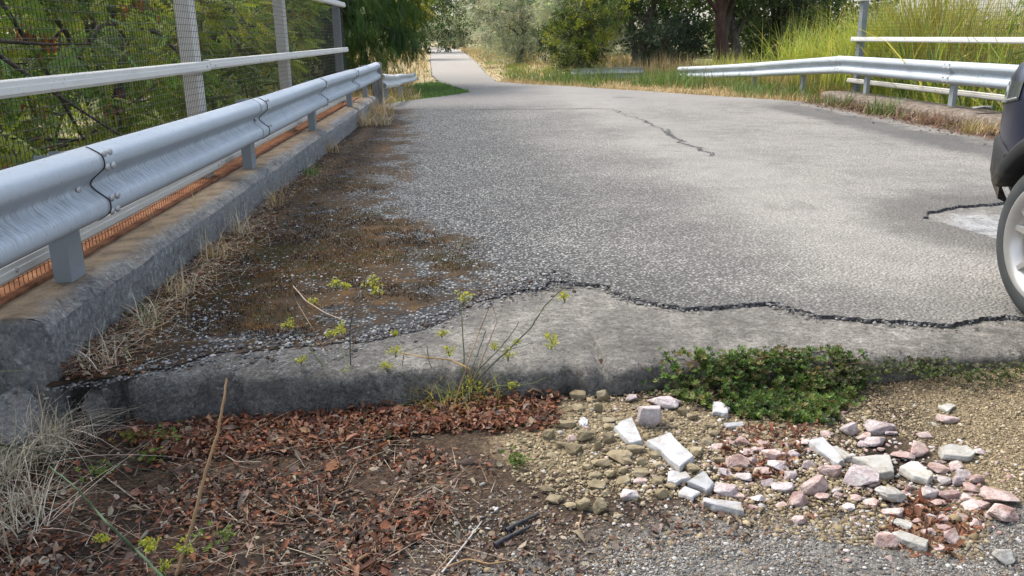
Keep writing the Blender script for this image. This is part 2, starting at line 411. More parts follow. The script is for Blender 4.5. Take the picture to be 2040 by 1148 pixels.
    M['bolt'] = n.out(n.mix(n.noise(P, 60, 3), (0.30, 0.30, 0.31), (0.50, 0.50, 0.51)), 0.5, 0.5)
    n = NT('wire'); P = n.co()
    M['wire'] = n.out(n.mix(n.noise(P, 3, 3), (0.02, 0.022, 0.02), (0.06, 0.06, 0.055)), 0.75, 0.0)
    n = NT('rusty_wire'); M['rustwire'] = n.out((0.11, 0.045, 0.02), 0.85)
    n = NT('old_timber'); P = n.co((1, 1, 0.12)); a = n.noise(P, 40, 5, 0.7)
    M['timber'] = n.out(n.ramp(a, [(0.3, (0.07, 0.068, 0.065)), (0.5, (0.20, 0.195, 0.185)), (0.7, (0.33, 0.32, 0.30))]), 0.95, normal=n.bump(a, 0.9, 0.02))

    # open ground: colour zones from the mesh, grain from noise
    n = NT('soil'); P = n.co(); t = n.attr()
    g1 = n.vor(P, 95, 'Color'); d1 = n.vor(P, 95); g2 = n.noise(P, 180, 4, 0.7); g3 = n.noise(P, 22, 5, 0.65)
    colr = n.mix(0.75, t, n.ramp(n.xyz(g1)[0], [(0.0, (0.45, 0.45, 0.45)), (0.6, (1.0, 1.0, 1.0)), (1.0, (1.75, 1.72, 1.65))]), 'MULTIPLY')
    colr = n.mix(0.7, colr, n.mix(g2, (0.45, 0.45, 0.45), (1.5, 1.5, 1.5)), 'MULTIPLY')
    colr = n.mix(0.6, colr, n.mix(g3, (0.5, 0.5, 0.5), (1.45, 1.45, 1.45)), 'MULTIPLY')
    h = n.math('ADD', n.math('MULTIPLY', d1, -0.6), n.math('ADD', g2, g3))
    M['soil'] = n.out(colr, 0.95, normal=n.bump(h, 0.9, 0.012), spec=0.15)

    def stone(name, stops, veins, scale=14, bump=0.6):
        n = NT(name); P = n.co(); r = n.n('ShaderNodeObjectInfo', None, 'Random')
        off = n.n('ShaderNodeVectorMath', {'operation': 'ADD'}, 0, i0=P, i1=n.n('ShaderNodeCombineXYZ', None, 0, X=n.math('MULTIPLY', r, 37.0), Y=r, Z=r))
        a = n.noise(off, scale, 6, 0.65); b = n.noise(off, scale * 6, 4, 0.6)
        colr = n.ramp(a, stops)
        if veins:
            v = n.math('ABSOLUTE', n.math('SUBTRACT', n.noise(off, scale * 1.7, 5, 0.6, 1.2), 0.5))
            colr = n.mix(n.math('MULTIPLY', n.mr(v, 0.0, 0.035, 1.0, 0.0), veins[1]), colr, veins[0])
            dirt = n.noise(off, scale * 2.5, 5, 0.7)
            colr = n.mix(n.mr(dirt, 0.55, 0.72, 0.0, 0.55), colr, (0.20, 0.14, 0.10))
        dd = n.noise(off, scale * 1.3, 6, 0.75, 0.5)
        colr = n.mix(n.mr(dd, 0.48, 0.66, 0.0, 0.55), colr, (0.23, 0.185, 0.135))
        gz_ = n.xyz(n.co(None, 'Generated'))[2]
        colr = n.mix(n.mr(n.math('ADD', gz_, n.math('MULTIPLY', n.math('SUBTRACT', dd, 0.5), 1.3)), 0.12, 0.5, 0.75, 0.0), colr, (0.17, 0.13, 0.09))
        colr = n.mix(0.4, colr, n.mix(b, (0.6, 0.6, 0.6), (1.35, 1.35, 1.35)), 'MULTIPLY')
        k = n.mr(r, 0, 1, 0.82, 1.1)
        colr = n.mix(1.0, colr, n.n('ShaderNodeCombineXYZ', None, 0, X=k, Y=k, Z=k), 'MULTIPLY')
        return n.out(colr, 0.85, normal=n.bump(n.math('ADD', a, n.math('MULTIPLY', b, 0.5)), bump, 0.012), spec=0.3)
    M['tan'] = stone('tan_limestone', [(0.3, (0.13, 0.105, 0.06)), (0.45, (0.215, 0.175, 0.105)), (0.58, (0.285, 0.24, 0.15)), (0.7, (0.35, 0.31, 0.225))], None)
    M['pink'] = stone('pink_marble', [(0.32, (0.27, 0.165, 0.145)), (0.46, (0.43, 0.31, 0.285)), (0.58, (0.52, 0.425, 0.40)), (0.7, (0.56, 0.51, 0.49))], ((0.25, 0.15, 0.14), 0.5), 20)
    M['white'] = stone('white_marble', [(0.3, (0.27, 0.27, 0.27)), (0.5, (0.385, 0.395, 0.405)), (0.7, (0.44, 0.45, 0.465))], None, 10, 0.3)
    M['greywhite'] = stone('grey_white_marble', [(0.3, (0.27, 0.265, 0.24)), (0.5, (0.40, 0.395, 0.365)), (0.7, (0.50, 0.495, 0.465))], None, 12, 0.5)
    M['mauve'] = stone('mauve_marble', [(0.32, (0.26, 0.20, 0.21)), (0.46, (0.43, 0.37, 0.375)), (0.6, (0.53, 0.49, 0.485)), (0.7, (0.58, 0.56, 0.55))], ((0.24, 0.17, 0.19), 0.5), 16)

    n = NT('pebble'); t = n.attr(); P = n.co()
    M['pebble'] = n.out(n.mix(0.35, t, n.mix(n.noise(P, 140, 2), (0.6, 0.6, 0.6), (1.4, 1.4, 1.4)), 'MULTIPLY'), 0.85, spec=0.3)

    def leaf(name, trans, rough=0.55, spec=0.3):
        n = NT(name); t = n.attr()
        d = n.n('ShaderNodeBsdfPrincipled', None, 0, Base_Color=t, Roughness=rough, Specular_IOR_Level=spec)
        tl = n.n('ShaderNodeBsdfTranslucent', None, 0, Color=n.mix(1.0, t, (1.25, 1.2, 0.7), 'MULTIPLY'))
        mx = n.n('ShaderNodeMixShader', None, 0, i0=trans, i1=d, i2=tl)
        return n.out(shader=mx)
    M['leaf'] = leaf('green_leaf', 0.40)
    M['grass'] = leaf('grass_blade', 0.30)
    M['deadleaf'] = leaf('dead_leaf', 0.12, 0.75, 0.2)
    M['straw'] = leaf('straw', 0.15, 0.7, 0.2)

    n = NT('bark'); P = n.co((1, 1, 0.3)); a = n.noise(P, 14, 6, 0.7)
    M['bark'] = n.out(n.ramp(a, [(0.3, (0.03, 0.024, 0.02)), (0.55, (0.10, 0.085, 0.07)), (0.75, (0.19, 0.17, 0.15))]), 0.95, normal=n.bump(a, 0.9, 0.03))
    n = NT('red_bark'); P = n.co((1, 1, 0.3)); a = n.noise(P, 10, 6, 0.7)
    M['redbark'] = n.out(n.ramp(a, [(0.3, (0.022, 0.013, 0.010)), (0.55, (0.065, 0.033, 0.024)), (0.75, (0.12, 0.07, 0.05))]), 0.95, normal=n.bump(a, 0.9, 0.03))
    n = NT('stick'); t = n.attr(); M['stick'] = n.out(t, 0.8, spec=0.2)
    n = NT('black_pipe'); P = n.co(); M['char'] = n.out(n.mix(n.noise(P, 50, 4), (0.012, 0.013, 0.016), (0.06, 0.06, 0.065)), 0.7)
    n = NT('rust_iron'); P = n.co(); a = n.noise(P, 70, 4)
    M['rust'] = n.out(n.mix(a, (0.07, 0.035, 0.025), (0.22, 0.11, 0.07)), 0.9, normal=n.bump(a, 0.6, 0.005))

    # car
    n = NT('navy_paint'); P = n.co(); M['paint'] = n.out(n.mix(n.noise(P, 4, 4), (0.005, 0.007, 0.024), (0.008, 0.010, 0.030)), 0.35, 0.0, spec=0.3, Coat_Weight=0.25, Coat_Roughness=0.15)
    n = NT('black_plastic'); P = n.co(); X, Y, Z = n.xyz(P)
    mud = n.math('MULTIPLY', n.mr(n.math('ADD', Z, n.math('MULTIPLY', n.noise(P, 12, 5), 0.35)), 0.52, 0.82, 1.0, 0.0), n.mr(n.noise(P, 30, 4), 0.3, 0.6))
    colr = n.mix(n.math('MULTIPLY', mud, 0.8), n.mix(n.noise(P, 5, 3), (0.010, 0.0105, 0.011), (0.022, 0.022, 0.023)), (0.26, 0.20, 0.125))
    M['plastic'] = n.out(colr, 0.72, spec=0.3, normal=n.bump(n.noise(P, 300, 2), 0.15, 0.002))
    n = NT('tyre_rubber'); P = n.co(); a = n.noise(P, 9, 5, 0.6)
    M['rubber'] = n.out(n.mix(a, (0.022, 0.026, 0.028), (0.075, 0.082, 0.084)), 0.8, spec=0.3)
    n = NT('alloy'); P = n.co(); M['alloy'] = n.out(n.mix(n.noise(P, 14, 4), (0.40, 0.39, 0.37), (0.55, 0.54, 0.52)), 0.36, 0.6)
    n = NT('car_glass'); M['glass'] = n.out((0.012, 0.014, 0.016), 0.06, spec=0.6)
    n = NT('lamp_glass'); M['lamp'] = n.out((0.10, 0.11, 0.12), 0.1, 0.2, Coat_Weight=0.6)
    n = NT('chrome'); M['chrome'] = n.out((0.75, 0.77, 0.8), 0.2, 0.9)
    n = NT('tail_red'); M['tail'] = n.out((0.25, 0.01, 0.01), 0.2)
    n = NT('matt_black'); M['black'] = n.out((0.012, 0.012, 0.012), 0.8)
mats()

# ------------------------------------------------------------------ the setting: ground
def axis(parts):
    out = []
    for a, b, s in parts: out += list(np.arange(a, b, s))
    return np.array(sorted(set(np.round(out, 4))))
def far_axis(sign, start, n=26, g=1.3, d=1.2):
    o, x = [], start
    for i in range(n):
        o.append(x); x += sign * d; d *= g
    return o
def build_ground():
    xs = np.unique(np.round(np.concatenate([far_axis(-1, -9.0), np.arange(-9, -2.6, 0.4), np.arange(-2.6, 3.3, 0.024), np.arange(3.3, 14.5, 0.35), far_axis(1, 14.5)]), 4))
    ys = np.unique(np.round(np.concatenate([far_axis(-1, -1.0), np.arange(-1.0, 1.5, 0.25), np.arange(1.5, 3.5, 0.024), np.arange(3.5, 34, 0.35), far_axis(1, 34.0)]), 4))
    X, Y = np.meshgrid(xs, ys)
    Z = gz(X, Y)
    nx, ny = len(xs), len(ys)
    V = np.stack([X, Y, Z], -1).reshape(-1, 3)
    i, j = np.meshgrid(np.arange(nx - 1), np.arange(ny - 1))
    a = (j * nx + i).ravel()
    Fq = np.stack([a, a + 1, a + nx + 1, a + nx], -1)
    x, y = V[:, 0], V[:, 1]
    nz = fbm(x * 4, y * 4, 21); n2 = fbm(x * 11, y * 11, 29)
    humus = np.array([0.040, 0.030, 0.023]); sand = np.array([0.27, 0.215, 0.135]); grit = np.array([0.20, 0.193, 0.18]); brown = np.array([0.085, 0.06, 0.042])
    dry = np.array([0.40, 0.33, 0.20]); turf = np.array([0.10, 0.115, 0.04])
    def w(a): return a[:, None]
    C = np.broadcast_to(humus, V.shape).copy()
    C = C + (brown - C) * w(sst(nz, 0.45, 0.62))
    # tan sandy spill around the heap and along the right
    sp = np.exp(-((x - 0.42) ** 2 / 0.075 + (y - 2.82) ** 2 / 0.07)) * 1.5 + np.exp(-((x - 1.0) ** 2 / 0.6 + (y - 2.8) ** 2 / 0.10)) * 0.8
    rt = sst(x + 0.5 * (nz - 0.5) - 0.55 * (y - 2.6), 1.35, 1.75)
    s = np.clip(np.maximum(sst(sp + (nz - 0.5) * 0.9, 0.45, 0.85), rt), 0, 1)
    C = C + (sand - C) * w(s)
    # grey grit at the bottom right
    gr = sst(x - 0.3 + (2.28 - y) * 1.6 + (nz - 0.5) * 0.8, 0.15, 0.6) * sst(2.36 - 0.06 * x + (nz - 0.5) * 0.2 - y, -0.05, 0.10) * sst(x, 0.05, 0.5)
    C = C + (grit - C) * w(gr)
    gr2 = np.exp(-((x - 0.05) ** 2 / 0.12 + (y - 2.0) ** 2 / 0.02))
    C = C + (np.array([0.15, 0.15, 0.15]) - C) * w(np.clip(gr2 * sst(n2, 0.35, 0.65), 0, 1))
    # verges beyond the bridge
    fa = sst(y, 14.8, 16.0) * (1 - sst(np.abs(x + 1), 20, 60) * 0.3)
    vc = dry + (turf - dry) * w(sst(nz + 0.25 * sst(np.abs(x), 4, 10), 0.55, 0.72))
    C = C + (vc - C) * w(fa)
    gul = sst(y, 3.2, 4.0) * (1 - fa) * np.maximum(sst(-x, 2.0, 2.6), sst(x, 7.2, 7.6))
    C = C + (np.array([0.05, 0.05, 0.022]) - C) * w(gul)
    o = fast('ground', V, Fq, M['soil'], None, C, True)
    tag(o, 'bare earth, sandy spill and grit ground reaching to the dry verges', 'ground', kind='structure')
build_ground()

# ------------------------------------------------------------------ the setting: deck slab, asphalt, lane, kerbs
def build_deck():
    xs = np.arange(-1.66, 6.75, 0.02); n = len(xs)
    fe = 3.165 + 0.05 * (fbm(xs * 1.5, xs * 0 + 2, 31) - 0.5) + 0.035 * (fbm(xs * 9, xs * 0, 33) - 0.5) - 0.03 * sst(-xs, 0.3, 1.2) + 0.05 * sst(fbm(xs * 5, xs * 0 + 7, 35), 0.58, 0.72)
    jt = np.exp(-((xs - 0.515) / 0.014) ** 2)
    fe = fe + 0.035 * jt + 0.10 * np.exp(-((xs + 1.395) / 0.035) ** 2) + 0.14 * sst(-xs, 1.45, 1.5)
    prof = [(12.6, 0.0), (1.2, 0.0), (0.85, 0.0), (0.5, 0.0), (0.34, 0.0), (0.20, -0.001), (0.11, -0.004), (0.06, -0.009), (0.030, -0.018), (0.012, -0.032), (0.002, -0.055), (0.0, -0.09), (0.008, -0.15), (0.0, -0.26), (0.0, -0.5)]
    V = []
    for k, (dy, dz) in enumerate(prof):
        yy = fe + dy if k else np.full(n, 15.8)
        am = 0.018 if 4 < k else 0.004 if k > 2 else 0.0
        zz = -0.02 + 0.0165 * sst(-xs, -0.45, 0.1) + dz + am * (fbm(xs * 12, xs * 0 + k * 0.35, 41, 3) - 0.5) - (0.03 * jt if k > 4 else 0)
        yy = yy - (0.035 * (fbm(xs * 10, xs * 0 + k * 0.5, 43, 3) - 0.5) if k > 5 else 0)
        V.append(np.stack([xs, yy, zz], -1))
    V = np.array(V).reshape(-1, 3)
    Fq = []
    for k in range(len(prof) - 1):
        a = k * n + np.arange(n - 1)
        Fq.append(np.stack([a, a + n, a + n + 1, a + 1], -1))
    o = fast('bridge_deck', V, np.vstack(Fq), M['deck'], None, None, True)
    tag(o, 'pale weathered concrete bridge deck with a rounded broken front edge', 'bridge deck', kind='structure')
    # rusty bar stub standing in the joint
    p = [at(1196, 716, z=-0.035), at(1205, 737, z=-0.07), at(1209, 752, z=-0.13)]
    Vt, Ft = tube_arrays(p, [0.008, 0.009, 0.010], 8)
    fast('reinforcing_bar', Vt, Ft, M['rust'], o, None, True)
build_deck()

def ragged(pts, step, amp, seed):
    """refine a polyline and break it up with noise"""
    out, s0 = [], 0.0
    pts = np.array(pts, float)
    for a, b in zip(pts[:-1], pts[1:]):
        L = np.linalg.norm(b - a); m = max(1, int(L / step))
        d = (b - a) / (L + 1e-9); nn = np.array([-d[1], d[0]])
        for i in range(m):
            t = i / m; s = s0 + L * t
            k = (fbm(np.array([s * 4]), np.array([seed]), seed)[0] - 0.5) * 1.0 + (fbm(np.array([s * 22]), np.array([seed]), seed + 3)[0] - 0.5) * 0.75 + (hash2(np.array([int(s * 900)]), np.array([seed]), 5)[0] - 0.5) * (0.28 if amp < 0.1 else 0.0)
            out.append(a + (b - a) * t + nn * amp * k)
        s0 += L
    return out

def build_asphalt():
    front = [(-1.63, 3.10), (-1.375, 3.168), (-1.2, 3.27), (-1.056, 3.415), (-0.75, 3.44), (-0.436, 3.481), (-0.2, 3.62), (0.024, 4.0), (0.2, 4.16), (0.454, 4.332), (0.60, 4.29), (0.703, 4.211), (0.80, 4.02), (0.919, 3.886), (1.03, 3.83), (1.17, 3.822), (1.30, 3.86), (1.456, 3.874), (1.53, 3.72), (1.603, 3.627), (1.72, 3.61), (1.855, 3.567), (1.98, 3.50), (2.106, 3.472), (2.25, 3.53), (2.427, 3.584), (2.6, 3.47), (3.2, 3.42), (4.6, 3.38), (6.7, 3.35)]
    right = [(6.7, 3.35), (6.7, 15.4), (6.5, 15.55), (5.2, 17.7), (3.9, 20.0), (2.7, 22.1), (1.6, 23.6), (0.9, 25.0), (0.72, 30), (0.62, 40), (0.45, 50), (0.1, 65), (-0.5, 86), (-2.5, 110), (-8, 125)]
    left = [(-9, 122), (-5.0, 108), (-3.3, 88), (-2.6, 68), (-1.95, 50), (-1.45, 38), (-1.12, 30), (-0.75, 25.5), (-0.2, 22.5), (0.1, 20.6), (-0.3, 19.6), (-1.0, 18.4), (-1.62, 17.0), (-1.63, 15.5), (-1.63, 3.10)]
    out = ragged(front, 0.012, 0.055, 51)[:-1] + ragged(right, 0.25, 0.12, 53)[:-1] + ragged(left, 0.25, 0.12, 57)[:-1]
    hole = ragged([(3.12, 5.62), (3.3, 5.86), (3.55, 6.02), (4.05, 6.12), (4.5, 5.7), (4.3, 5.1), (3.6, 4.72), (3.28, 4.78), (3.26, 5.1), (3.2, 5.35), (3.12, 5.62)], 0.015, 0.06, 59)
    def build(out, hole, name):
        pts = [Vector((p[0], p[1])) for p in out] + [Vector((p[0], p[1])) for p in hole]
        n, m = len(out), len(hole)
        edges = [(i, (i + 1) % n) for i in range(n)] + [(n + i, n + (i + 1) % m) for i in range(m)]
        vs, es, fs, *_ = delaunay_2d_cdt(pts, edges, [], 1, 1e-6)
        hp = np.array(hole); 
        def inside(q):
            x, y = q; c = False; j = m - 1
            for i in range(m):
                if (hp[i][1] > y) != (hp[j][1] > y) and x < (hp[j][0] - hp[i][0]) * (y - hp[i][1]) / (hp[j][1] - hp[i][1]) + hp[i][0]: c = not c
                j = i
            return c
        keep = []
        for f in fs:
            q = sum((np.array(vs[i]) for i in f), np.zeros(2)) / len(f)
            if 3.0 < q[0] < 4.7 and 4.5 < q[1] < 6.4 and inside(q): continue
            keep.append(f)
        return vs, keep
    vs, keep = build(out, hole, 'road')
    me = bpy.data.meshes.new('road')
    def rz(x, y):
        return 0.012 * (fbm(np.array([x * 1.5]), np.array([y * 1.5]), 61, 2)[0] - 0.5) if y < 14 else 0.0
    me.from_pydata([(v[0], v[1], 0.0 - 0.01 * (0.5 if abs(v[0]) > 9 else 0)) for v in vs], [], keep)
    me.update()
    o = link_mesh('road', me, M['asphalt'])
    tag(o, 'grey chipped asphalt road crossing the bridge and narrowing to a lane', 'road', kind='structure')
    # the broken vertical edge, as a rough skirt
    b = Bag()
    for loop, lim in ((out, True), (hole, False)):
        L = np.array(loop); N = len(L)
        top = np.c_[L, np.zeros(N)]
        s = np.arange(N)
        ctr = np.array([2.5, 10.0]) if lim else L.mean(0)
        d = np.roll(L, -1, 0) - np.roll(L, 1, 0); d /= np.linalg.norm(d, axis=1)[:, None] + 1e-9
        nn = np.c_[d[:, 1], -d[:, 0]]        # outwards for a counter-clockwise loop
        if not lim: nn = -nn
        area = 0.5 * np.sum(L[:, 0] * np.roll(L[:, 1], -1) - np.roll(L[:, 0], -1) * L[:, 1])
        if area < 0: nn = -nn
        k1 = 0.008 * (fbm(s * 0.31, s * 0, 71, 3)); k2 = 0.002 + 0.010 * fbm(s * 0.23, s * 0, 73, 3)
        r1 = np.c_[L + nn * k1[:, None], -0.008 - 0.005 * fbm(s * 0.6, s * 0, 75, 2)]
        r2 = np.c_[L + nn * k2[:, None], np.full(N, -0.045)]
        V = np.vstack([top - [0, 0, 0.0005], r1, r2]); a = np.arange(N); an = (a + 1) % N
        if lim: ok = ~((L[:, 1] < 5) & (L[:, 0] < 0.30 + 0.1 * np.sin(s * 0.7))); a, an = a[ok], an[ok]
        b.add(V, np.vstack([np.c_[a, an, an + N, a + N], np.c_[a + N, an + N, an + 2 * N, a + 2 * N]]))
    b.build('broken_edge', M['tar_edge'], o)
    # the expansion joint and the long crack, thin dark fissures
    def fissure(name, pts, w0, w1, seed, step=0.04):
        P = np.array(ragged([p[:2] for p in pts], step, 0.14, seed)); N = len(P)
        w = w0 + (w1 - w0) * sst(fbm(np.arange(N) * 0.13, np.arange(N) * 0, seed + 1, 3), 0.35, 0.7)
        d = np.gradient(P, axis=0); d /= np.linalg.norm(d, axis=1)[:, None]; nn = np.c_[-d[:, 1], d[:, 0]]
        V = np.vstack([np.c_[P + nn * w[:, None] / 2, np.full(N, 0.004)], np.c_[P - nn * w[:, None] / 2, np.full(N, 0.004)]])
        a = np.arange(N - 1)
        fast(name, V, np.c_[a, a + N, a + N + 1, a + 1], M['tar_edge'], o)
    fissure('expansion_joint', [at(755, 218, z=0), at(900, 219, z=0), at(1060, 218, z=0), at(1215, 217, z=0)], 0.02, 0.08, 81)
    fissure('crack', [at(1218, 217, z=0), at(1250, 230, z=0), at(1295, 245, z=0), at(1325, 262, z=0), at(1345, 280, z=0), at(1385, 292, z=0), at(1425, 313, z=0)], 0.008, 0.05, 83)
    fissure('crack', [at(1322, 258, z=0), at(1338, 272, z=0), at(1362, 284, z=0)], 0.03, 0.09, 85)
    fissure('crack', [at(1222, 194, z=0), at(1290, 196, z=0)], 0.02, 0.10, 87)
    # crumbs broken off along the edge
    E = np.array(ragged(front, 0.004, 0.055, 51)); n = 4200
    idx = np.minimum((len(E) * 0.8 * RNG.uniform(0, 1, n)).astype(int), len(E) - 1); p = E[idx] + np.c_[RNG.normal(0, 0.02, n), -np.abs(RNG.gamma(1.0, 0.03, n)) + 0.014]; kp = RNG.uniform(size=n) < 0.06 + 0.6 * sst(fbm(p[:, 0] * 4, p[:, 0] * 0, 91), 0.48, 0.66); p = p[kp]; n = len(p)
    pebbles('asphalt_crumbs', p, np.full(n, -0.019) + 0.004 * (p[:, 1] < 3.9), RNG.gamma(2.2, 0.0018, n) + 0.0025, [(0.10, 0.10, 0.10), (0.16, 0.16, 0.155), (0.06, 0.06, 0.062), (0.28, 0.275, 0.265), (0.22, 0.215, 0.20)], o)
    n = 3000; x = RNG.uniform(-1.4, 0.55, n); y = np.interp(x, [q[0] for q in front], [q[1] for q in front]) + RNG.normal(0.02, 0.09, n)
    zt_ = np.where(y > np.interp(x, [q[0] for q in front], [q[1] for q in front]), 0.0, -0.008); kp = y > 3.22; x, y, zt_ = x[kp], y[kp], zt_[kp]
    pebbles('loose_grit', np.c_[x, y], zt_, RNG.gamma(2.0, 0.0018, len(x)) + 0.002, [(0.10, 0.10, 0.105), (0.05, 0.05, 0.055), (0.20, 0.20, 0.20), (0.30, 0.30, 0.30), (0.07, 0.045, 0.03)], o)
    return o

OCT = np.array([[1, 0, 0], [0, 1, 0], [-1, 0, 0], [0, -1, 0], [0, 0, 1], [0.6, 0.6, 0.55], [-0.6, 0.6, 0.5], [-0.6, -0.6, 0.55], [0.6, -0.6, 0.5], [0, 0, -0.6]], float)
OCF = np.array([[0, 5, 8], [0, 1, 5], [1, 6, 5], [1, 2, 6], [2, 7, 6], [2, 3, 7], [3, 8, 7], [3, 0, 8], [4, 8, 5], [4, 5, 6], [4, 6, 7], [4, 7, 8]])
def pebbles(name, xy, z, r, cols, parent=None, sink=0.25):
    n = len(xy); k = len(OCT)
    A = RNG.uniform(0, 2 * math.pi, n); S = RNG.uniform(0.6, 1.3, (n, 3)) * np.array([1, 0.85, 0.65])
    V = OCT[None] * (1 + RNG.uniform(-0.28, 0.28, (n, k, 1))) * S[:, None] * np.asarray(r)[:, None, None]
    x = V[..., 0] * np.cos(A)[:, None] - V[..., 1] * np.sin(A)[:, None]; y = V[..., 0] * np.sin(A)[:, None] + V[..., 1] * np.cos(A)[:, None]
    V = np.stack([x + xy[:, 0:1], y + xy[:, 1:2], V[..., 2] + (np.asarray(z) + np.asarray(r) * sink)[:, None]], -1).reshape(-1, 3)
    Fq = (OCF[None] + (np.arange(n) * k)[:, None, None]).reshape(-1, 3)
    c = np.array(cols)[RNG.integers(0, len(cols), n)] * RNG.uniform(0.75, 1.25, (n, 1))
    o = fast(name, V, Fq, M['pebble'], parent, np.repeat(c, k, 0))
    o['kind'] = 'stuff'
    return o
ROAD = build_asphalt()

def build_kerb(name, label, x_face, x_back, z_top, z_bot, y0, y1, seed, sgn, fall=0.0):
    """sgn +1: face looks to +X (left kerb); -1: looks to -X"""
    ys = np.concatenate([np.arange(y0, min(8.0, y1), 0.02), np.arange(max(8.0, y0), y1, 0.06)]) if y0 < 8 else np.arange(y0, y1, 0.06)
    n = len(ys)
    wd = abs(x_face - x_back)
    prof = [(0, z_bot), (0.0, z_bot * 0.3 + z_top * 0.2), (0.004, z_top * 0.55), (0.0, z_top * 0.82), (0.006, z_top - 0.045), (0.020, z_top - 0.018), (0.045, z_top - 0.004), (0.085, z_top), (wd * 0.5, z_top + 0.003 - fall * 0.45), (wd * 0.8, z_top - fall * 0.8), (wd - 0.02, z_top - 0.004 - fall), (wd, z_top - 0.03 - fall), (wd, z_bot - 1.6)]
    V = []
    chip = 0.055 * sst(fbm(ys * 2.6, ys * 0, seed), 0.54, 0.70) + 0.02 * sst(fbm(ys * 11, ys * 0, seed + 1), 0.55, 0.75)
    for k, (dx, z) in enumerate(prof):
        e = 0.020 * (fbm(ys * 6, ys * 0 + k * 0.6, seed + 2, 4) - 0.5) + 0.02 * (fbm(ys * 1.1, ys * 0, seed + 5, 2) - 0.5)
        c = chip * math.exp(-((k - 5.5) / 1.3) ** 2)
        V.append(np.stack([x_face - sgn * (dx + e * (k < 8) + c * 0.6), ys, z + 0.010 * (fbm(ys * 7, ys * 0 + k, seed + 9, 3) - 0.5) - c * 0.8], -1))
    V = np.array(V).reshape(-1, 3); Fq = []
    for k in range(len(prof) - 1):
        a = k * n + np.arange(n - 1)
        q = np.stack([a, a + 1, a + n + 1, a + n], -1)
        Fq.append(q if sgn > 0 else q[:, ::-1])
    # end caps as quad fans
    ns = len(prof)
    for e in (0, n - 1):
        for k in range(0, ns // 2 - 1):
            Fq.append(np.array([[k * n + e, (k + 1) * n + e, (ns - 2 - k) * n + e, (ns - 1 - k) * n + e]]))
    o = fast(name, V, np.vstack(Fq), M['kerb'], None, None, True)
    return tag(o, label, 'kerb', kind='structure')
KL = build_kerb('kerb_left', 'tall lichen-spotted concrete kerb under the left guardrail', -1.60, -1.90, 0.257, -0.25, 3.14, 15.75, 101, 1, 0.012)
KR = build_kerb('kerb_right', 'low crumbling concrete kerb under the right guardrail', 6.62, 7.25, 0.175, -0.25, 5.5, 16.0, 131, -1)
KR.data.materials.clear(); KR.data.materials.append(M['kerb_brown'])
box('ledge', (-2.6, 3.1, -0.6), (-1.905, 15.6, 0.243), M['rustledge'], KL)

# ------------------------------------------------------------------ guardrails
WPROF = [(0.000, 0.155), (0.010, 0.1535), (0.022, 0.148), (0.050, 0.131), (0.062, 0.121), (0.068, 0.108), (0.070, 0.092), (0.069, 0.074), (0.063, 0.062), (0.050, 0.051), (0.022, 0.029), (0.010, 0.018), (0.003, 0.008), (0.000, 0.0)]
WPROF = WPROF + [(x, -z) for x, z in WPROF[-2::-1]]
def sweep_beam(path, side, thick=0.004, scale=1.0, twist=None, sag=None):
    """W-section swept along a path; side = unit sign of the face direction to the left(+)/right(-) of travel"""
    P = np.array(path, float); n = len(P); T = np.gradient(P, axis=0); T[:, 2] = 0; T /= np.linalg.norm(T, axis=1)[:, None]
    Nn = np.c_[T[:, 1], -T[:, 0], np.zeros(n)] * side
    pr = np.array(WPROF) * scale; m = len(pr)
    d = np.gradient(pr, axis=0); d /= np.linalg.norm(d, axis=1)[:, None]; nb = np.c_[d[:, 1], -d[:, 0]]
    inner = pr + nb * thick
    ring = np.vstack([pr, inner[::-1]]); k = len(ring)
    V = np.zeros((n, k, 3))
    for i in range(n):
        a = twist[i] if twist is not None else 0.0
        ca, sa = math.cos(a), math.sin(a)
        dx = ring[:, 0] * ca - ring[:, 1] * sa; dz = ring[:, 0] * sa + ring[:, 1] * ca
        V[i] = P[i] + Nn[i] * dx[:, None] + np.array([0, 0, 1.0]) * dz[:, None]
    a = (np.arange(n - 1)[:, None] * k + np.arange(k)[None]).ravel(); b = (np.arange(n - 1)[:, None] * k + (np.arange(k) + 1)[None] % k).ravel()
    Fq = np.stack([a, b, b + k, a + k], -1)
    caps = []
    for e in (0, (n - 1) * k):
        for j in range(m - 1): caps.append((e + j, e + j + 1, e + k - 2 - j, e + k - 1 - j))
    return V.reshape(-1, 3), np.vstack([Fq, np.array(caps)])
def lin(a, b, n):
    a = np.array(a, float); b = np.array(b, float)
    return [a + (b - a) * t for t in np.linspace(0, 1, n)]
def bolt_mesh():
    bm = bmesh.new()
    bmesh.ops.create_uvsphere(bm, u_segments=10, v_segments=6, radius=1.0)
    for v in bm.verts: v.co = Vector((max(v.co.x, -0.2) * 0.007, v.co.y * 0.026, v.co.z * 0.016))
    me = bpy.data.meshes.new('bolt'); bm.to_mesh(me); bm.free()
    me.materials.append(M['bolt'])
    for p in me.polygons: p.use_smooth = True
    return me
BOLT = bolt_mesh()
def add_bolt(parent, loc, sgn=1):
    b = link_mesh('bolt', BOLT, None, parent); b.location = loc
    b.rotation_euler.z = 0 if sgn > 0 else math.pi
    return b
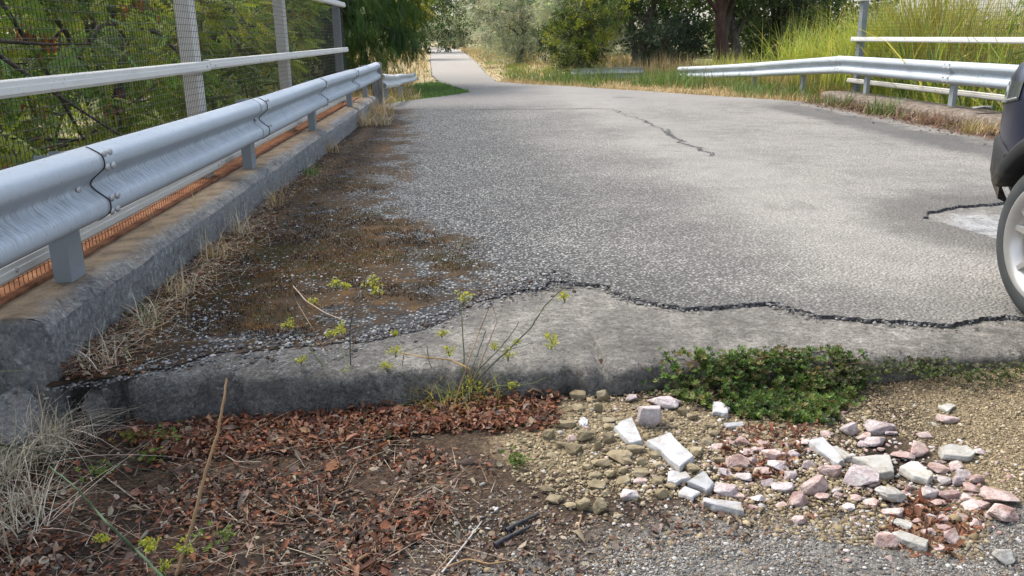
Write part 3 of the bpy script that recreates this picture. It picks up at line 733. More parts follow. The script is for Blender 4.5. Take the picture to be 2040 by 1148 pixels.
def c_post(name, x, y, z0, z1, mat, parent, w=0.11, d=0.06, t=0.006, sgn=1):
    """open channel post, web towards the beam's back"""
    bm = bmesh.new()
    pts = [(-w / 2, 0), (w / 2, 0), (w / 2, d), (w / 2 - t, d), (w / 2 - t, t), (-w / 2 + t, t), (-w / 2 + t, d), (-w / 2, d)]
    lo = [bm.verts.new((x - sgn * q[1], y + q[0], z0)) for q in pts]; hi = [bm.verts.new((x - sgn * q[1], y + q[0], z1)) for q in pts]
    for i in range(8): bm.faces.new((lo[i], lo[(i + 1) % 8], hi[(i + 1) % 8], hi[i]))
    bm.faces.new(hi); bm.faces.new(lo[::-1])
    bmesh.ops.recalc_face_normals(bm, faces=bm.faces)
    return from_bm(name, bm, mat, parent)

def guardrail_left():
    r = empty('guardrail', (0, 0, 0))
    tag(r, 'long galvanised W-beam guardrail on the left kerb, nearest the camera', 'guardrail', 'bridge guardrails')
    xb, zc = -1.575, 0.682
    js = [0.3, 3.44, 6.48, 9.38, 12.3, 15.75]
    for i in range(5):
        off = 0.0 if i % 2 == 0 else 0.007
        y0, y1 = js[i], js[i + 1] + 0.16 if i < 4 else js[i + 1]
        # every next length slips under the previous one
        x = xb - 0.007 * i * 0 - off
        V, Fq = sweep_beam([(x + 0.006 * (4 - i) / 4, y, zc + 0.006 * math.sin(y * 0.8)) for y in np.linspace(y0, y1, 16)], 1)
        fast('beam', V, Fq, M['galv'], r, None, True)
    for j in js[1:5]:
        i = js.index(j)
        x = xb + 0.007
        V, Fq = sweep_beam([(x + 0.0045, j + 0.16 + 0.001, zc + 0.006 * math.sin(j * 0.8)), (x + 0.0045, j + 0.168, zc + 0.006 * math.sin(j * 0.8))], 1)
        fast('seam', V, Fq, M['gap'], r)
        for dy in (0.215, 0.275):
            for px_, pz in ((0.062, 0.121), (0.068, 0.064), (0.068, -0.064), (0.060, -0.122)):
                add_bolt(r, (xb + 0.004 + px_ - 0.004, j + dy, zc + pz))
        for dy in (0.05,):
            add_bolt(r, (xb + 0.010, j + dy, zc + 0.0))
    for y in (0.6, 3.72, 7.0, 10.0, 13.3, 15.4):
        c_post('post', xb - 0.15, y, 0.22, 0.80, M['galv_post'], r, w=0.14, d=0.075)
        box('spacer', (xb - 0.149, y - 0.04, 0.60), (xb - 0.004, y + 0.04, 0.76), M['galv_post'], r)
    return r
guardrail_left()

def guardrail_right():
    r = empty('guardrail', (0, 0, 0))
    tag(r, 'galvanised W-beam guardrail on the right kerb that bends and sinks into grass', 'guardrail', 'bridge guardrails')
    xb, zc = 6.86, 0.66
    A = [(xb, y, zc) for y in np.linspace(6.2, 9.3, 10)]
    B = [(xb, y, zc) for y in np.linspace(9.14, 12.2, 10)]
    Cc = [(xb, y, zc) for y in np.linspace(12.04, 15.9, 12)]
    D = [(xb + 0.004, 15.74, zc), (6.78, 16.7, 0.605), (6.68, 17.7, 0.545), (6.58, 18.7, 0.485), (6.48, 19.7, 0.425)]
    E_ = [(6.495, 19.55, 0.434), (6.36, 20.9, 0.36), (6.2, 22.2, 0.29), (6.0, 23.4, 0.235), (5.9, 24.0, 0.21)]
    for i, seg in enumerate((A, B, Cc, D, E_)):
        s = [(p[0] + 0.006 * (i % 2), p[1], p[2]) for p in seg]
        V, Fq = sweep_beam(s, -1)
        fast('beam', V, Fq, M['galv'], r, None, True)
    for j in (9.22, 12.12, 15.82):
        for dy in (-0.07, 0.05):
            for px_, pz in ((0.062, 0.121), (0.066, 0.064), (0.066, -0.064), (0.060, -0.122)):
                add_bolt(r, (xb - px_, j + dy, zc + pz), -1)
        bm = bmesh.new(); bmesh.ops.create_cone(bm, cap_ends=True, segments=14, radius1=0.032, radius2=0.026, depth=0.02)
        bmesh.ops.rotate(bm, verts=bm.verts, cent=(0, 0, 0), matrix=Matrix.Rotation(-math.pi / 2, 3, 'Y'))
        bmesh.ops.translate(bm, verts=bm.verts, vec=(xb - 0.012, j - 0.01, zc))
        from_bm('washer', bm, M['bolt'], r)
    for y in (9.2, 12.08, 14.8, 17.4, 19.6):
        x = xb if y < 16 else np.interp(y, [15.8, 17.6, 19.7], [6.86, 6.74, 6.48])
        z1 = 0.8 if y < 16 else np.interp(y, [15.8, 17.6, 19.7], [0.78, 0.66, 0.5])
        c_post('post', x + 0.035, y, 0.2 if y < 16 else -0.1, z1, M['galv_post'], r, sgn=-1)
        box('spacer', (x + 0.008, y - 0.04, z1 - 0.2), (x + 0.036, y + 0.04, z1 - 0.05), M['galv_post'], r)
guardrail_right()

def low_rail():
    r = empty('guardrail_end', (3.05, 25.2, 0))
    tag(r, 'short weathered guardrail piece lying low in grass before the shrub', 'guardrail')
    P = np.array([(3.02, 25.0, 0.17), (3.6, 24.9, 0.185), (4.3, 24.75, 0.20), (5.0, 24.5, 0.21)])
    V, Fq = sweep_beam(P[::-1], 1, scale=0.95)
    fast('beam', V - np.array([3.05, 25.2, 0]), Fq, M['galv_old'], r, None, True)
    for x in (3.25, 4.7): box('post', (x - 3.05 - 0.04, -0.20, -0.12), (x - 3.05 + 0.04, -0.12, 0.27), M['galv_post'], r)
    r2 = empty('guardrail_end', (-1.6, 16.6, 0))
    tag(r2, 'bent scuffed guardrail remnant in dry grass past the grey timber post', 'guardrail')
    Q = [at(762, 163, Y=16.6), at(780, 162.5, Y=17.6), at(795, 159, Y=18.5), at(812, 157, Y=19.6), at(828, 152, Y=20.8)]
    Q = np.array(Q); tt = np.linspace(0, 4, 22)
    Q = np.stack([np.interp(tt, range(5), Q[:, k]) for k in range(3)], -1)
    Q[:, 0] += 0.05 * (fbm(tt * 2.3, tt * 0, 5) - 0.5); Q[:, 2] += 0.05 * (fbm(tt * 2.6, tt * 0, 6) - 0.5)
    V, Fq = sweep_beam(Q, 1, scale=0.92, twist=0.12 + 0.35 * np.linspace(0, 1, 22) ** 1.5 + 0.15 * (fbm(tt * 2, tt * 0, 7) - 0.5))
    k = 2 * len(WPROF); Vr = V.reshape(22, k, 3); s = np.linspace(1, 0.62, 22)[:, None, None]
    V = (Q[:, None] + (Vr - Q[:, None]) * s).reshape(-1, 3)
    fast('beam', V - np.array([-1.6, 16.6, 0]), Fq, M['galv_old'], r2, None, True)
    for i in (4, 13): box('post', Q[i] - np.array([-1.6 + 0.12, 16.6 + 0.03, 0.5]), Q[i] - np.array([-1.6 + 0.04, 16.6 - 0.03, -0.08]), M['galv_post'], r2)
    # grey timber post at the end of the left beam
    bm = bmesh.new(); box_bm(bm, (-1.675, 15.80, -0.1), (-1.50, 15.95, 0.83), 0.02)
    bmesh.ops.subdivide_edges(bm, edges=bm.edges, cuts=3, use_grid_fill=True)
    for v in bm.verts: v.co += Vector((random.uniform(-1, 1), random.uniform(-1, 1), random.uniform(-1, 1))) * 0.007
    o = from_bm('timber_post', bm, M['timber'])
    tag(o, 'split grey timber post closing the end of the left guardrail', 'post')
low_rail()

# ------------------------------------------------------------------ mesh fences with rails
def wire_mesh(parent, xw, y0, y1, z0, z1, cell_y, cell_z, r, seed, mat, name='wire_mesh'):
    b = Bag(); rng = np.random.default_rng(seed)
    ys = np.arange(y0, y1, cell_y)
    for y in ys:
        zz = np.linspace(z0, z1, 9); x = xw + 0.012 * (vnoise(zz * 1.3, zz * 0 + y * 0.8, seed) - 0.5); yy = y + 0.010 * (vnoise(zz * 1.7, zz * 0 + y * 2.2, seed + 2) - 0.5)
        b.add(*tube_arrays(np.c_[x, yy, zz], np.full(9, r), 3))
    for z in np.arange(z0, z1, cell_z):
        yy = np.linspace(y0, y1, max(4, int((y1 - y0) / 0.5))); m = len(yy)
        x = xw + 0.003 + 0.012 * (vnoise(yy * 0 + z * 1.3, yy * 0.8, seed) - 0.5); zz = z + 0.012 * (vnoise(yy * 1.1, yy * 0 + z, seed + 3) - 0.5)
        b.add(*tube_arrays(np.c_[x, yy, zz], np.full(m, r), 3))
    o = b.build(name, mat, parent); o['kind'] = 'stuff'
    return o
def channel_rail(parent, x, y0, y1, z, h, d, mat, sgn):
    """folded rail: broad face with lips top and bottom"""
    bm = bmesh.new()
    pts = [(-d, h / 2), (0, h / 2), (0.006, h * 0.42), (0.006, h * 0.12), (0.012, h * 0.08), (0.012, -h * 0.30), (0.0, -h / 2), (-d, -h / 2), (-d, -h / 2 + 0.004), (-0.004, -h / 2 + 0.004), (-0.004, h / 2 - 0.004), (-d, h / 2 - 0.004)]
    n = len(pts); a, c = [], []
    for q in pts:
        a.append(bm.verts.new((x + sgn * q[0], y0, z + q[1]))); c.append(bm.verts.new((x + sgn * q[0], y1, z + q[1])))
    for i in range(n): bm.faces.new((a[i], a[(i + 1) % n], c[(i + 1) % n], c[i]))
    bm.faces.new(a); bm.faces.new(c[::-1])
    bmesh.ops.recalc_face_normals(bm, faces=bm.faces)
    return from_bm('rail', bm, mat, parent)
def h_post(parent, x, y, z0, z1, w, mat):
    o = box('post', (x - w / 2, y - w * 0.62, z0), (x + w / 2, y - w * 0.50, z1), mat, parent)
    box('post_flange', (x - w / 2, y + w * 0.50, z0), (x + w / 2, y + w * 0.62, z1), mat, o)
    box('post_web', (x - 0.005, y - w * 0.5, z0), (x + 0.005, y + w * 0.5, z1), mat, o)
    return o
def fences():
    r = empty('mesh_fence', (-2.0, 8, 0.3)); r.location = (0, 0, 0)
    tag(r, 'wire mesh fence with pale steel posts and rails along the left parapet', 'fence', 'bridge fences')
    for y, m in ((2.9, 'galv_fence'), (6.68, 'galv_fence'), (10.05, 'galv_fence'), (14.45, 'galv_post')):
        x = -2.03
        o = box('post', (x - 0.06, y - 0.075, 0.2), (x + 0.05, y + 0.075, 2.75), M[m], r, 0.008)
    spans = [(0.4, 6.74), (6.745, 10.0), (10.005, 14.7)]
    for k, z in enumerate((0.335, 1.065, 1.76)):
        for y0, y1 in spans:
            channel_rail(r, -1.92, y0, y1, z + (0.008 if y0 > 6 else 0), 0.072, 0.045, M['rail'], 1)
            for y in (y0 + 0.12, y1 - 0.10, (y0 + y1) / 2):
                b = add_bolt(r, (-1.908, y, z)); b.scale = (0.7, 0.45, 0.7)
    wire_mesh(r, -1.968, 0.6, 14.7, 0.30, 2.6, 0.040, 0.044, 0.0017, 141, M['wire'])
    wire_mesh(r, -1.945, 3.0, 14.0, 0.235, 0.31, 0.040, 0.045, 0.0020, 142, M['rustwire'], 'rusted_wire_hem')
    r = empty('mesh_fence', (0, 0, 0))
    tag(r, 'wire mesh fence with pale rails along the right parapet before the reeds', 'fence', 'bridge fences')
    for y in (10.2, 15.95):
        box('post', (7.22, y - 0.075, 0.15), (7.32, y + 0.075, 2.75), M['galv_post'], r, 0.008)
    for z in (0.36, 1.10, 1.80):
        for y0, y1 in ((6.5, 9.7), (9.705, 12.85), (12.855, 16.1)):
            channel_rail(r, 7.15, y0, y1, z, 0.08, 0.045, M['rail'], -1)
            for y in (y0 + 0.1, y1 - 0.1):
                b = add_bolt(r, (7.137, y, z), -1); b.scale = (0.7, 0.45, 0.7)
    wire_mesh(r, 7.205, 6.6, 16.05, 0.2, 2.6, 0.05, 0.055, 0.0017, 144, M['wire'])
fences()

# ------------------------------------------------------------------ car
def build_car():
    car = empty('car', (3.375, 4.32, 0.0))
    tag(car, 'dark navy car with black wheel arches and silver alloy wheels at the right edge', 'car')
    # local frame: x across (negative = side towards the camera), y = 0 at the nose, negative backwards
    L = 4.25
    st = [0.0, 0.05, 0.12, 0.2, 0.32, 0.45, 0.6, 0.8, 1.0, 1.2, 1.45, 2.0, 2.6, 3.2, 3.7, 3.95, 4.1, 4.2, 4.25]
    wv = [0.46, 0.60, 0.69, 0.755, 0.815, 0.855, 0.88, 0.895, 0.90, 0.90, 0.90, 0.90, 0.90, 0.90, 0.885, 0.86, 0.82, 0.74, 0.6]
    zt = [0.98, 1.07, 1.11, 1.14, 1.165, 1.18, 1.19, 1.20, 1.205, 1.20, 1.19, 1.16, 1.17, 1.18, 1.18, 1.17, 1.15, 1.10, 1.02]
    zb = [0.62, 0.60, 0.58, 0.56, 0.52, 0.46, 0.36, 0.30, 0.29, 0.29, 0.29, 0.29, 0.29, 0.29, 0.32, 0.36, 0.40, 0.44, 0.48]
    def ring(w, zb, zt):
        h = zt - zb
        half = [(0.0, zb), (w * 0.8, zb), (w * 0.95, zb + 0.04), (w * 0.99, zb + 0.16), (w, zb + h * 0.42), (w * 0.995, zb + h * 0.62), (w * 0.97, zb + h * 0.80), (w * 0.93, zb + h * 0.90), (w * 0.86, zt - 0.02), (w * 0.70, zt), (w * 0.3, zt + 0.02), (0.0, zt + 0.025)]
        return half + [(-x, z) for x, z in half[-2:0:-1]]
    rings = [ring(w, a, b) for w, a, b in zip(wv, zb, zt)]
    k = len(rings[0]); V = np.array([[(x, -s, z) for x, z in r] for s, r in zip(st, rings)]).reshape(-1, 3); n = len(st)
    bm = bmesh.new(); vs = [bm.verts.new(v) for v in V]
    for i in range(n - 1):
        for j in range(k): bm.faces.new((vs[i * k + j], vs[i * k + (j + 1) % k], vs[(i + 1) * k + (j + 1) % k], vs[(i + 1) * k + j]))
    bm.faces.new(vs[:k][::-1]); bm.faces.new(vs[(n - 1) * k:])
    bmesh.ops.recalc_face_normals(bm, faces=bm.faces)
    body = from_bm('body', bm, M['paint'], car, True)
    axles = (0.86, 3.46)
    cut = bmesh.new()
    for s in axles:
        for sg in (-1, 1):
            g = bmesh.ops.create_cone(cut, cap_ends=True, segments=40, radius1=0.405, radius2=0.405, depth=0.5)
            for v in g['verts']: v.co = Vector((v.co.z + sg * 0.86, v.co.x - s, v.co.y + 0.37))
    co = from_bm('cutter', cut, M['black'], car)
    md = body.modifiers.new('b', 'BOOLEAN'); md.object = co; md.solver = 'EXACT'
    bpy.context.view_layer.update()
    me = bpy.data.meshes.new_from_object(body.evaluated_get(bpy.context.evaluated_depsgraph_get()))
    body.modifiers.clear(); body.data = me
    bpy.data.objects.remove(co)
    # arches
    def arc(r0, r1, x0, x1, s, sg, a0=26, a1=186, n=30):
        Vv, Ff = [], []
        for i in range(n):
            t = math.radians(a0 + (a1 - a0) * i / (n - 1)); c, q = math.cos(t), math.sin(t)
            for r, x in ((r0, x0), (r0, x1), (r0 + 0.010, x1 + 0.008), (r1 - 0.018, x1 + 0.004), (r1, x1 - 0.010), (r1, x0)): Vv.append((sg * x, -s + r * c, 0.37 + r * q))
        for i in range(n - 1):
            for j in range(6): Ff.append((i * 6 + j, i * 6 + (j + 1) % 6, (i + 1) * 6 + (j + 1) % 6, (i + 1) * 6 + j))
        return np.array(Vv), np.array(Ff)
    for s in axles:
        for sg in (-1, 1):
            Vv, Ff = arc(0.395, 0.475, 0.70, 0.915, s, sg)
            fast('wheel_arch', Vv, Ff, M['plastic'], car, None, True)
    # lower bumper trims follow the body
    def trim(name, idx, z0f, z1f, off, mat):
        Vv, Ff = [], []
        cols = []
        for i in idx:
            w, a, b = wv[i], zb[i], zt[i]
            cols.append((w, st[i], a + (b - a) * z0f, a + (b - a) * z1f))
        path = [(-w - off, -s, z0, z1) for w, s, z0, z1 in cols][::-1] + [(w + off, -s, z0, z1) for w, s, z0, z1 in cols]
        path = [(x, y + (off if abs(y) < 0.5 else -off if abs(y) > 3.7 else 0), z0, z1) for x, y, z0, z1 in path]
        for x, y, z0, z1 in path:
            Vv += [(x * 0.93, y, z0), (x, y, z0 + 0.03), (x, y, z1 - 0.02), (x * 0.97, y, z1)]
        for i in range(len(path) - 1):
            for j in range(3): Ff.append((i * 4 + j, (i + 1) * 4 + j, (i + 1) * 4 + j + 1, i * 4 + j + 1))
        return fast(name, np.array(Vv), np.array(Ff), mat, car, None, True)
    trim('front_bumper', range(0, 6), -0.02, 0.33, 0.012, M['plastic'])
    trim('rear_bumper', range(15, 19), -0.02, 0.33, 0.012, M['plastic'])
    for sg in (-1, 1):
        box('sill', (sg * 0.90 - 0.02, -3.02, 0.27), (sg * 0.90 + 0.02, -1.38, 0.42), M['plastic'], car, 0.012)
    # lamps, grille
    for sg in (-1, 1):
        Vv, Ff = [], []
        pts = [(q, float(np.interp(q, st, wv)) * 0.985 - 0.006) for q in (0.07, 0.12, 0.2, 0.32, 0.46)]
        for s, w in pts:
            zc = 0.93 + 0.10 * s; hh = 0.06 - 0.05 * (s - 0.1)
            za, zz_ = float(np.interp(s, st, zb)), float(np.interp(s, st, zt)); ww = float(np.interp(s, st, wv))
            for z in (zc - hh, zc, zc + hh): Vv.append((sg * (ww * float(np.interp((z - za) / (zz_ - za), [0.42, 0.62, 0.80, 0.90, 0.96], [1.0, 0.995, 0.97, 0.93, 0.86])) + 0.004), -s + 0.003, z))
        for i in range(len(pts) - 1):
            for j in range(2):
                q = (i * 3 + j, (i + 1) * 3 + j, (i + 1) * 3 + j + 1, i * 3 + j + 1); Ff.append(q if sg > 0 else q[::-1])
        h = fast('headlight', np.array(Vv), np.array(Ff), M['lamp'], car, None, True)
        Vt, Ft = tube_arrays([(v[0] + sg * 0.003, v[1] + 0.002, v[2] + 0.012) for v in Vv[6::3]], [0.004] * len(Vv[6::3]), 6)
        fast('light_strip', Vt, Ft, M['chrome'], h, None, True)
        box('taillight', (sg * 0.80 - 0.06, -4.16, 0.86), (sg * 0.80 + 0.06, -4.05, 1.10), M['tail'], car, 0.02)
        bm = bmesh.new(); box_bm(bm, (sg * 1.0 - 0.09, -1.50, 1.17), (sg * 1.0 + 0.09, -1.38, 1.33), 0.04)
        mi = from_bm('side_mirror', bm, M['paint'], car)
        box('mirror_foot', (sg * 0.885 - 0.06, -1.48, 1.15), (sg * 0.885 + 0.06, -1.42, 1.20), M['black'], mi)
        for y in (-2.25, -3.1): box('door_handle', (sg * 0.905 - 0.015, y - 0.09, 0.98), (sg * 0.905 + 0.015, y + 0.09, 1.01), M['paint'], car, 0.006)
        for y in (-1.42, -2.42, -3.25): box('door_seam', (sg * 0.8985 - 0.004, y - 0.003, 0.45), (sg * 0.8985 + 0.004, y + 0.003, 1.10), M['black'], car)
    box('grille', (-0.46, -0.02, 0.66), (0.46, 0.015, 0.84), M['black'], car, 0.01)
    box('number_plate', (-0.26, 0.012, 0.54), (0.26, 0.028, 0.63), M['rail'], car)
    # cabin
    bm = bmesh.new()
    lo = [(-0.80, -1.12, 1.14), (0.80, -1.12, 1.14), (0.82, -4.12, 1.16), (-0.82, -4.12, 1.16)]
    hi = [(-0.60, -1.85, 1.60), (0.60, -1.85, 1.60), (0.60, -3.85, 1.60), (-0.60, -3.85, 1.60)]
    a = [bm.verts.new(p) for p in lo]; b = [bm.verts.new(p) for p in hi]
    for i in range(4): bm.faces.new((a[i], a[(i + 1) % 4], b[(i + 1) % 4], b[i]))
    bm.faces.new(b); bm.faces.new(a[::-1])
    bmesh.ops.recalc_face_normals(bm, faces=bm.faces)
    bmesh.ops.bevel(bm, geom=[e for e in bm.edges if e.verts[0].co.z > 1.3 or e.verts[1].co.z > 1.3], offset=0.06, segments=3, affect='EDGES')
    from_bm('cabin', bm, M['paint'], car, True)
    def pane(name, q):
        q = np.array(q, float); fast(name, q, np.array([[0, 1, 2, 3]]), M['glass'], car)
    for sg in (-1, 1):
        def sp(t, u):      # along the side: t front-back, u up
            lo_ = np.array(lo[0]) * (1 - t) + np.array(lo[3]) * t; hi_ = np.array(hi[0]) * (1 - t) + np.array(hi[3]) * t
            p = lo_ * (1 - u) + hi_ * u; p[0] -= 0.008; p[0] *= -sg
            return p
        pane('side_window', [sp(0.14, 0.12), sp(0.46, 0.10), sp(0.46, 0.86), sp(0.16, 0.86)])
        pane('side_window', [sp(0.49, 0.10), sp(0.78, 0.10), sp(0.78, 0.86), sp(0.49, 0.86)])
        pane('side_window', [sp(0.81, 0.12), sp(0.94, 0.2), sp(0.93, 0.8), sp(0.81, 0.86)])
    pane('windscreen', [(-0.72, -1.17, 1.185), (0.72, -1.17, 1.185), (0.55, -1.78, 1.57), (-0.55, -1.78, 1.57)])
    pane('rear_window', [(0.70, -4.10, 1.24), (-0.70, -4.10, 1.24), (-0.54, -3.90, 1.54), (0.54, -3.90, 1.54)])
    # wheels
    def revolve(prof, n, mat, name, parent):
        Vv, Ff = [], []; m = len(prof)
        for i in range(n):
            t = 2 * math.pi * i / n
            for x, r in prof: Vv.append((x, r * math.cos(t), r * math.sin(t)))
        for i in range(n):
            for j in range(m - 1): Ff.append((i * m + j, ((i + 1) % n) * m + j, ((i + 1) % n) * m + j + 1, i * m + j + 1))
        return fast(name, np.array(Vv), np.array(Ff), mat, parent, None, True)
    def wheel(sg, s):
        # x positive = outer face
        w = empty('wheel', (sg * 0.80, -s, 0.352)); w.parent = car
        w.rotation_euler.z = 0 if sg > 0 else math.pi
        revolve([(-0.10, 0.235), (-0.112, 0.27), (-0.112, 0.32), (-0.095, 0.345), (-0.05, 0.352), (0.05, 0.352), (0.092, 0.346), (0.108, 0.325), (0.114, 0.295), (0.112, 0.262), (0.104, 0.245), (0.098, 0.238)], 64, M['rubber'], 'tyre', w)
        for x0 in (-0.062, -0.021, 0.021, 0.062): revolve([(x0 - 0.004, 0.352), (x0 - 0.003, 0.3525), (x0 + 0.003, 0.3525), (x0 + 0.004, 0.352)], 48, M['black'], 'tread_groove', w)
        revolve([(-0.09, 0.250), (0.06, 0.222), (0.088, 0.240), (0.102, 0.256), (0.112, 0.266), (0.114, 0.257), (0.096, 0.228), (0.05, 0.205), (-0.08, 0.20)], 56, M['alloy'], 'rim', w)
        bm = bmesh.new()
        for i in range(5):
            t0 = 2 * math.pi * i / 5 + 0.3
            for da in (-0.17, 0.17):
                pts = [(0.035, t0 + da * 0.3, 0.03), (0.215, t0 + da * 1.15, 0.017), (0.24, t0 + da * 1.2, 0.024)]
                fr = []
                for r, t, hw in pts:
                    c = Vector((0, math.cos(t), math.sin(t))); tn = Vector((0, -math.sin(t), math.cos(t)))
                    x = 0.090 - 0.012 * (0.2 - r) / 0.2
                    fr.append([bm.verts.new(c * r + tn * (hw * k) + Vector((x + dx, 0, 0))) for k, dx in ((-0.8, -0.035), (-0.62, 0.0), (0.62, 0.0), (0.8, -0.035))])
                for u, v in zip(fr[:-1], fr[1:]):
                    for j in range(3): bm.faces.new((u[j], u[j + 1], v[j + 1], v[j]))
        bmesh.ops.recalc_face_normals(bm, faces=bm.faces)
        from_bm('spokes', bm, M['alloy'], w)
        revolve([(0.06, 0.062), (0.088, 0.056), (0.093, 0.03), (0.095, 0.0005)], 24, M['alloy'], 'hub_cap', w)
        revolve([(0.0, 0.20), (0.0, 0.001)], 24, M['black'], 'brake_disc', w)
    for s in axles:
        for sg in (-1, 1): wheel(sg, s)
    return car
build_car()

# ------------------------------------------------------------------ plant builders
def rot_frames(n, d, roll):
    """frames with local +Y along d (n,3), local Z as far up as possible, rolled"""
    d = d / (np.linalg.norm(d, axis=1)[:, None] + 1e-9)
    up = np.broadcast_to(np.array([0, 0, 1.0]), d.shape)
    x = np.cross(d, up); x /= np.linalg.norm(x, axis=1)[:, None] + 1e-6
    z = np.cross(x, d)
    c, s = np.cos(roll)[:, None], np.sin(roll)[:, None]
    x2 = x * c + z * s; z2 = -x * s + z * c
    return np.stack([x2, d, z2], -1)        # columns
def scatter(tpl, pos, d, roll, size, col, jitter=0.0):
    V, Fq = tpl; n, k = len(pos), len(V)
    R = rot_frames(n, d, roll)
    W = np.einsum('nij,kj->nki', R, V) * size[:, None, None] + pos[:, None]
    return W.reshape(-1, 3), (Fq[None] + (np.arange(n) * k)[:, None, None]).reshape(-1, Fq.shape[1]), np.repeat(col, k, 0)
def t_leaf(w=0.5, fold=0.15, curl=0.12):
    V = np.array([[0, 0, 0], [-w / 2, 0.42, fold], [0, 1.0, -curl], [w / 2, 0.42, fold], [0, 0.45, 0]])
    return V, np.array([[0, 4, 2, 1], [0, 3, 2, 4]])
def t_pinnate(pairs=6, w=0.34, ll=0.34, droop=0.25, ang=62):
    Vs, Fs = [], []; base = 0
    def put(p, dirv, l, wd, roll=0.0):
        nonlocal base
        dv = np.array(dirv, float); dv /= np.linalg.norm(dv); x = np.cross(dv, [0, 0, 1.0]); x /= np.linalg.norm(x) + 1e-6
        z = np.cross(x, dv)
        Vs.append(np.array([p, p + dv * l * 0.45 - x * wd / 2 + z * 0.02, p + dv * l - z * 0.05 * l, p + dv * l * 0.45 + x * wd / 2 + z * 0.02])); Fs.append(np.array([[0, 1, 2, 3]]) + base); base += 4
    a = math.radians(ang)
    for i in range(pairs):
        t = (i + 0.6) / pairs; p = np.array([0, t * 0.85, -droop * t * t])
        for sg in (-1, 1):
            put(p, (sg * math.sin(a), math.cos(a), -0.35 - 0.3 * t), ll * (0.8 + 0.3 * math.sin(math.pi * t)), ll * w)
    put(np.array([0, 0.85, -droop * 0.72]), (0, 1, -0.6), ll, ll * w)
    return np.vstack(Vs), np.vstack(Fs)
def t_sprig(nl, l, w, spread=0.5, seed=0):
    rng = np.random.default_rng(seed); Vs, Fs = [], []
    for i in range(nl):
        t = i / nl; p = np.array([0, t, 0.05 * math.sin(t * 5)])
        a = rng.uniform(0, 2 * math.pi); dv = np.array([math.cos(a) * spread, 0.6, math.sin(a) * spread]); dv /= np.linalg.norm(dv)
        x = np.cross(dv, [math.sin(a), 0.2, math.cos(a)]); x /= np.linalg.norm(x)
        ll = l * rng.uniform(0.7, 1.2)
        Vs.append(np.array([p, p + dv * ll * 0.5 - x * w / 2, p + dv * ll, p + dv * ll * 0.5 + x * w / 2])); Fs.append(np.array([[0, 1, 2, 3]]) + 4 * i)
    return np.vstack(Vs), np.vstack(Fs)
T_ROBINIA = t_pinnate(6, 0.46, 0.27, 0.22)
T_FEATHER = t_pinnate(9, 0.22, 0.24, 0.40, 50)
T_OLIVE = t_sprig(9, 0.36, 0.075, 0.55, 3)
T_BROAD = t_sprig(6, 0.42, 0.26, 0.7, 5)
def palette(n, cols, rng, var=0.2):
    c = np.array(cols)[rng.integers(0, len(cols), n)]
    return c * rng.uniform(1 - var, 1 + var, (n, 1)) * rng.uniform(0.93, 1.07, (n, 3))

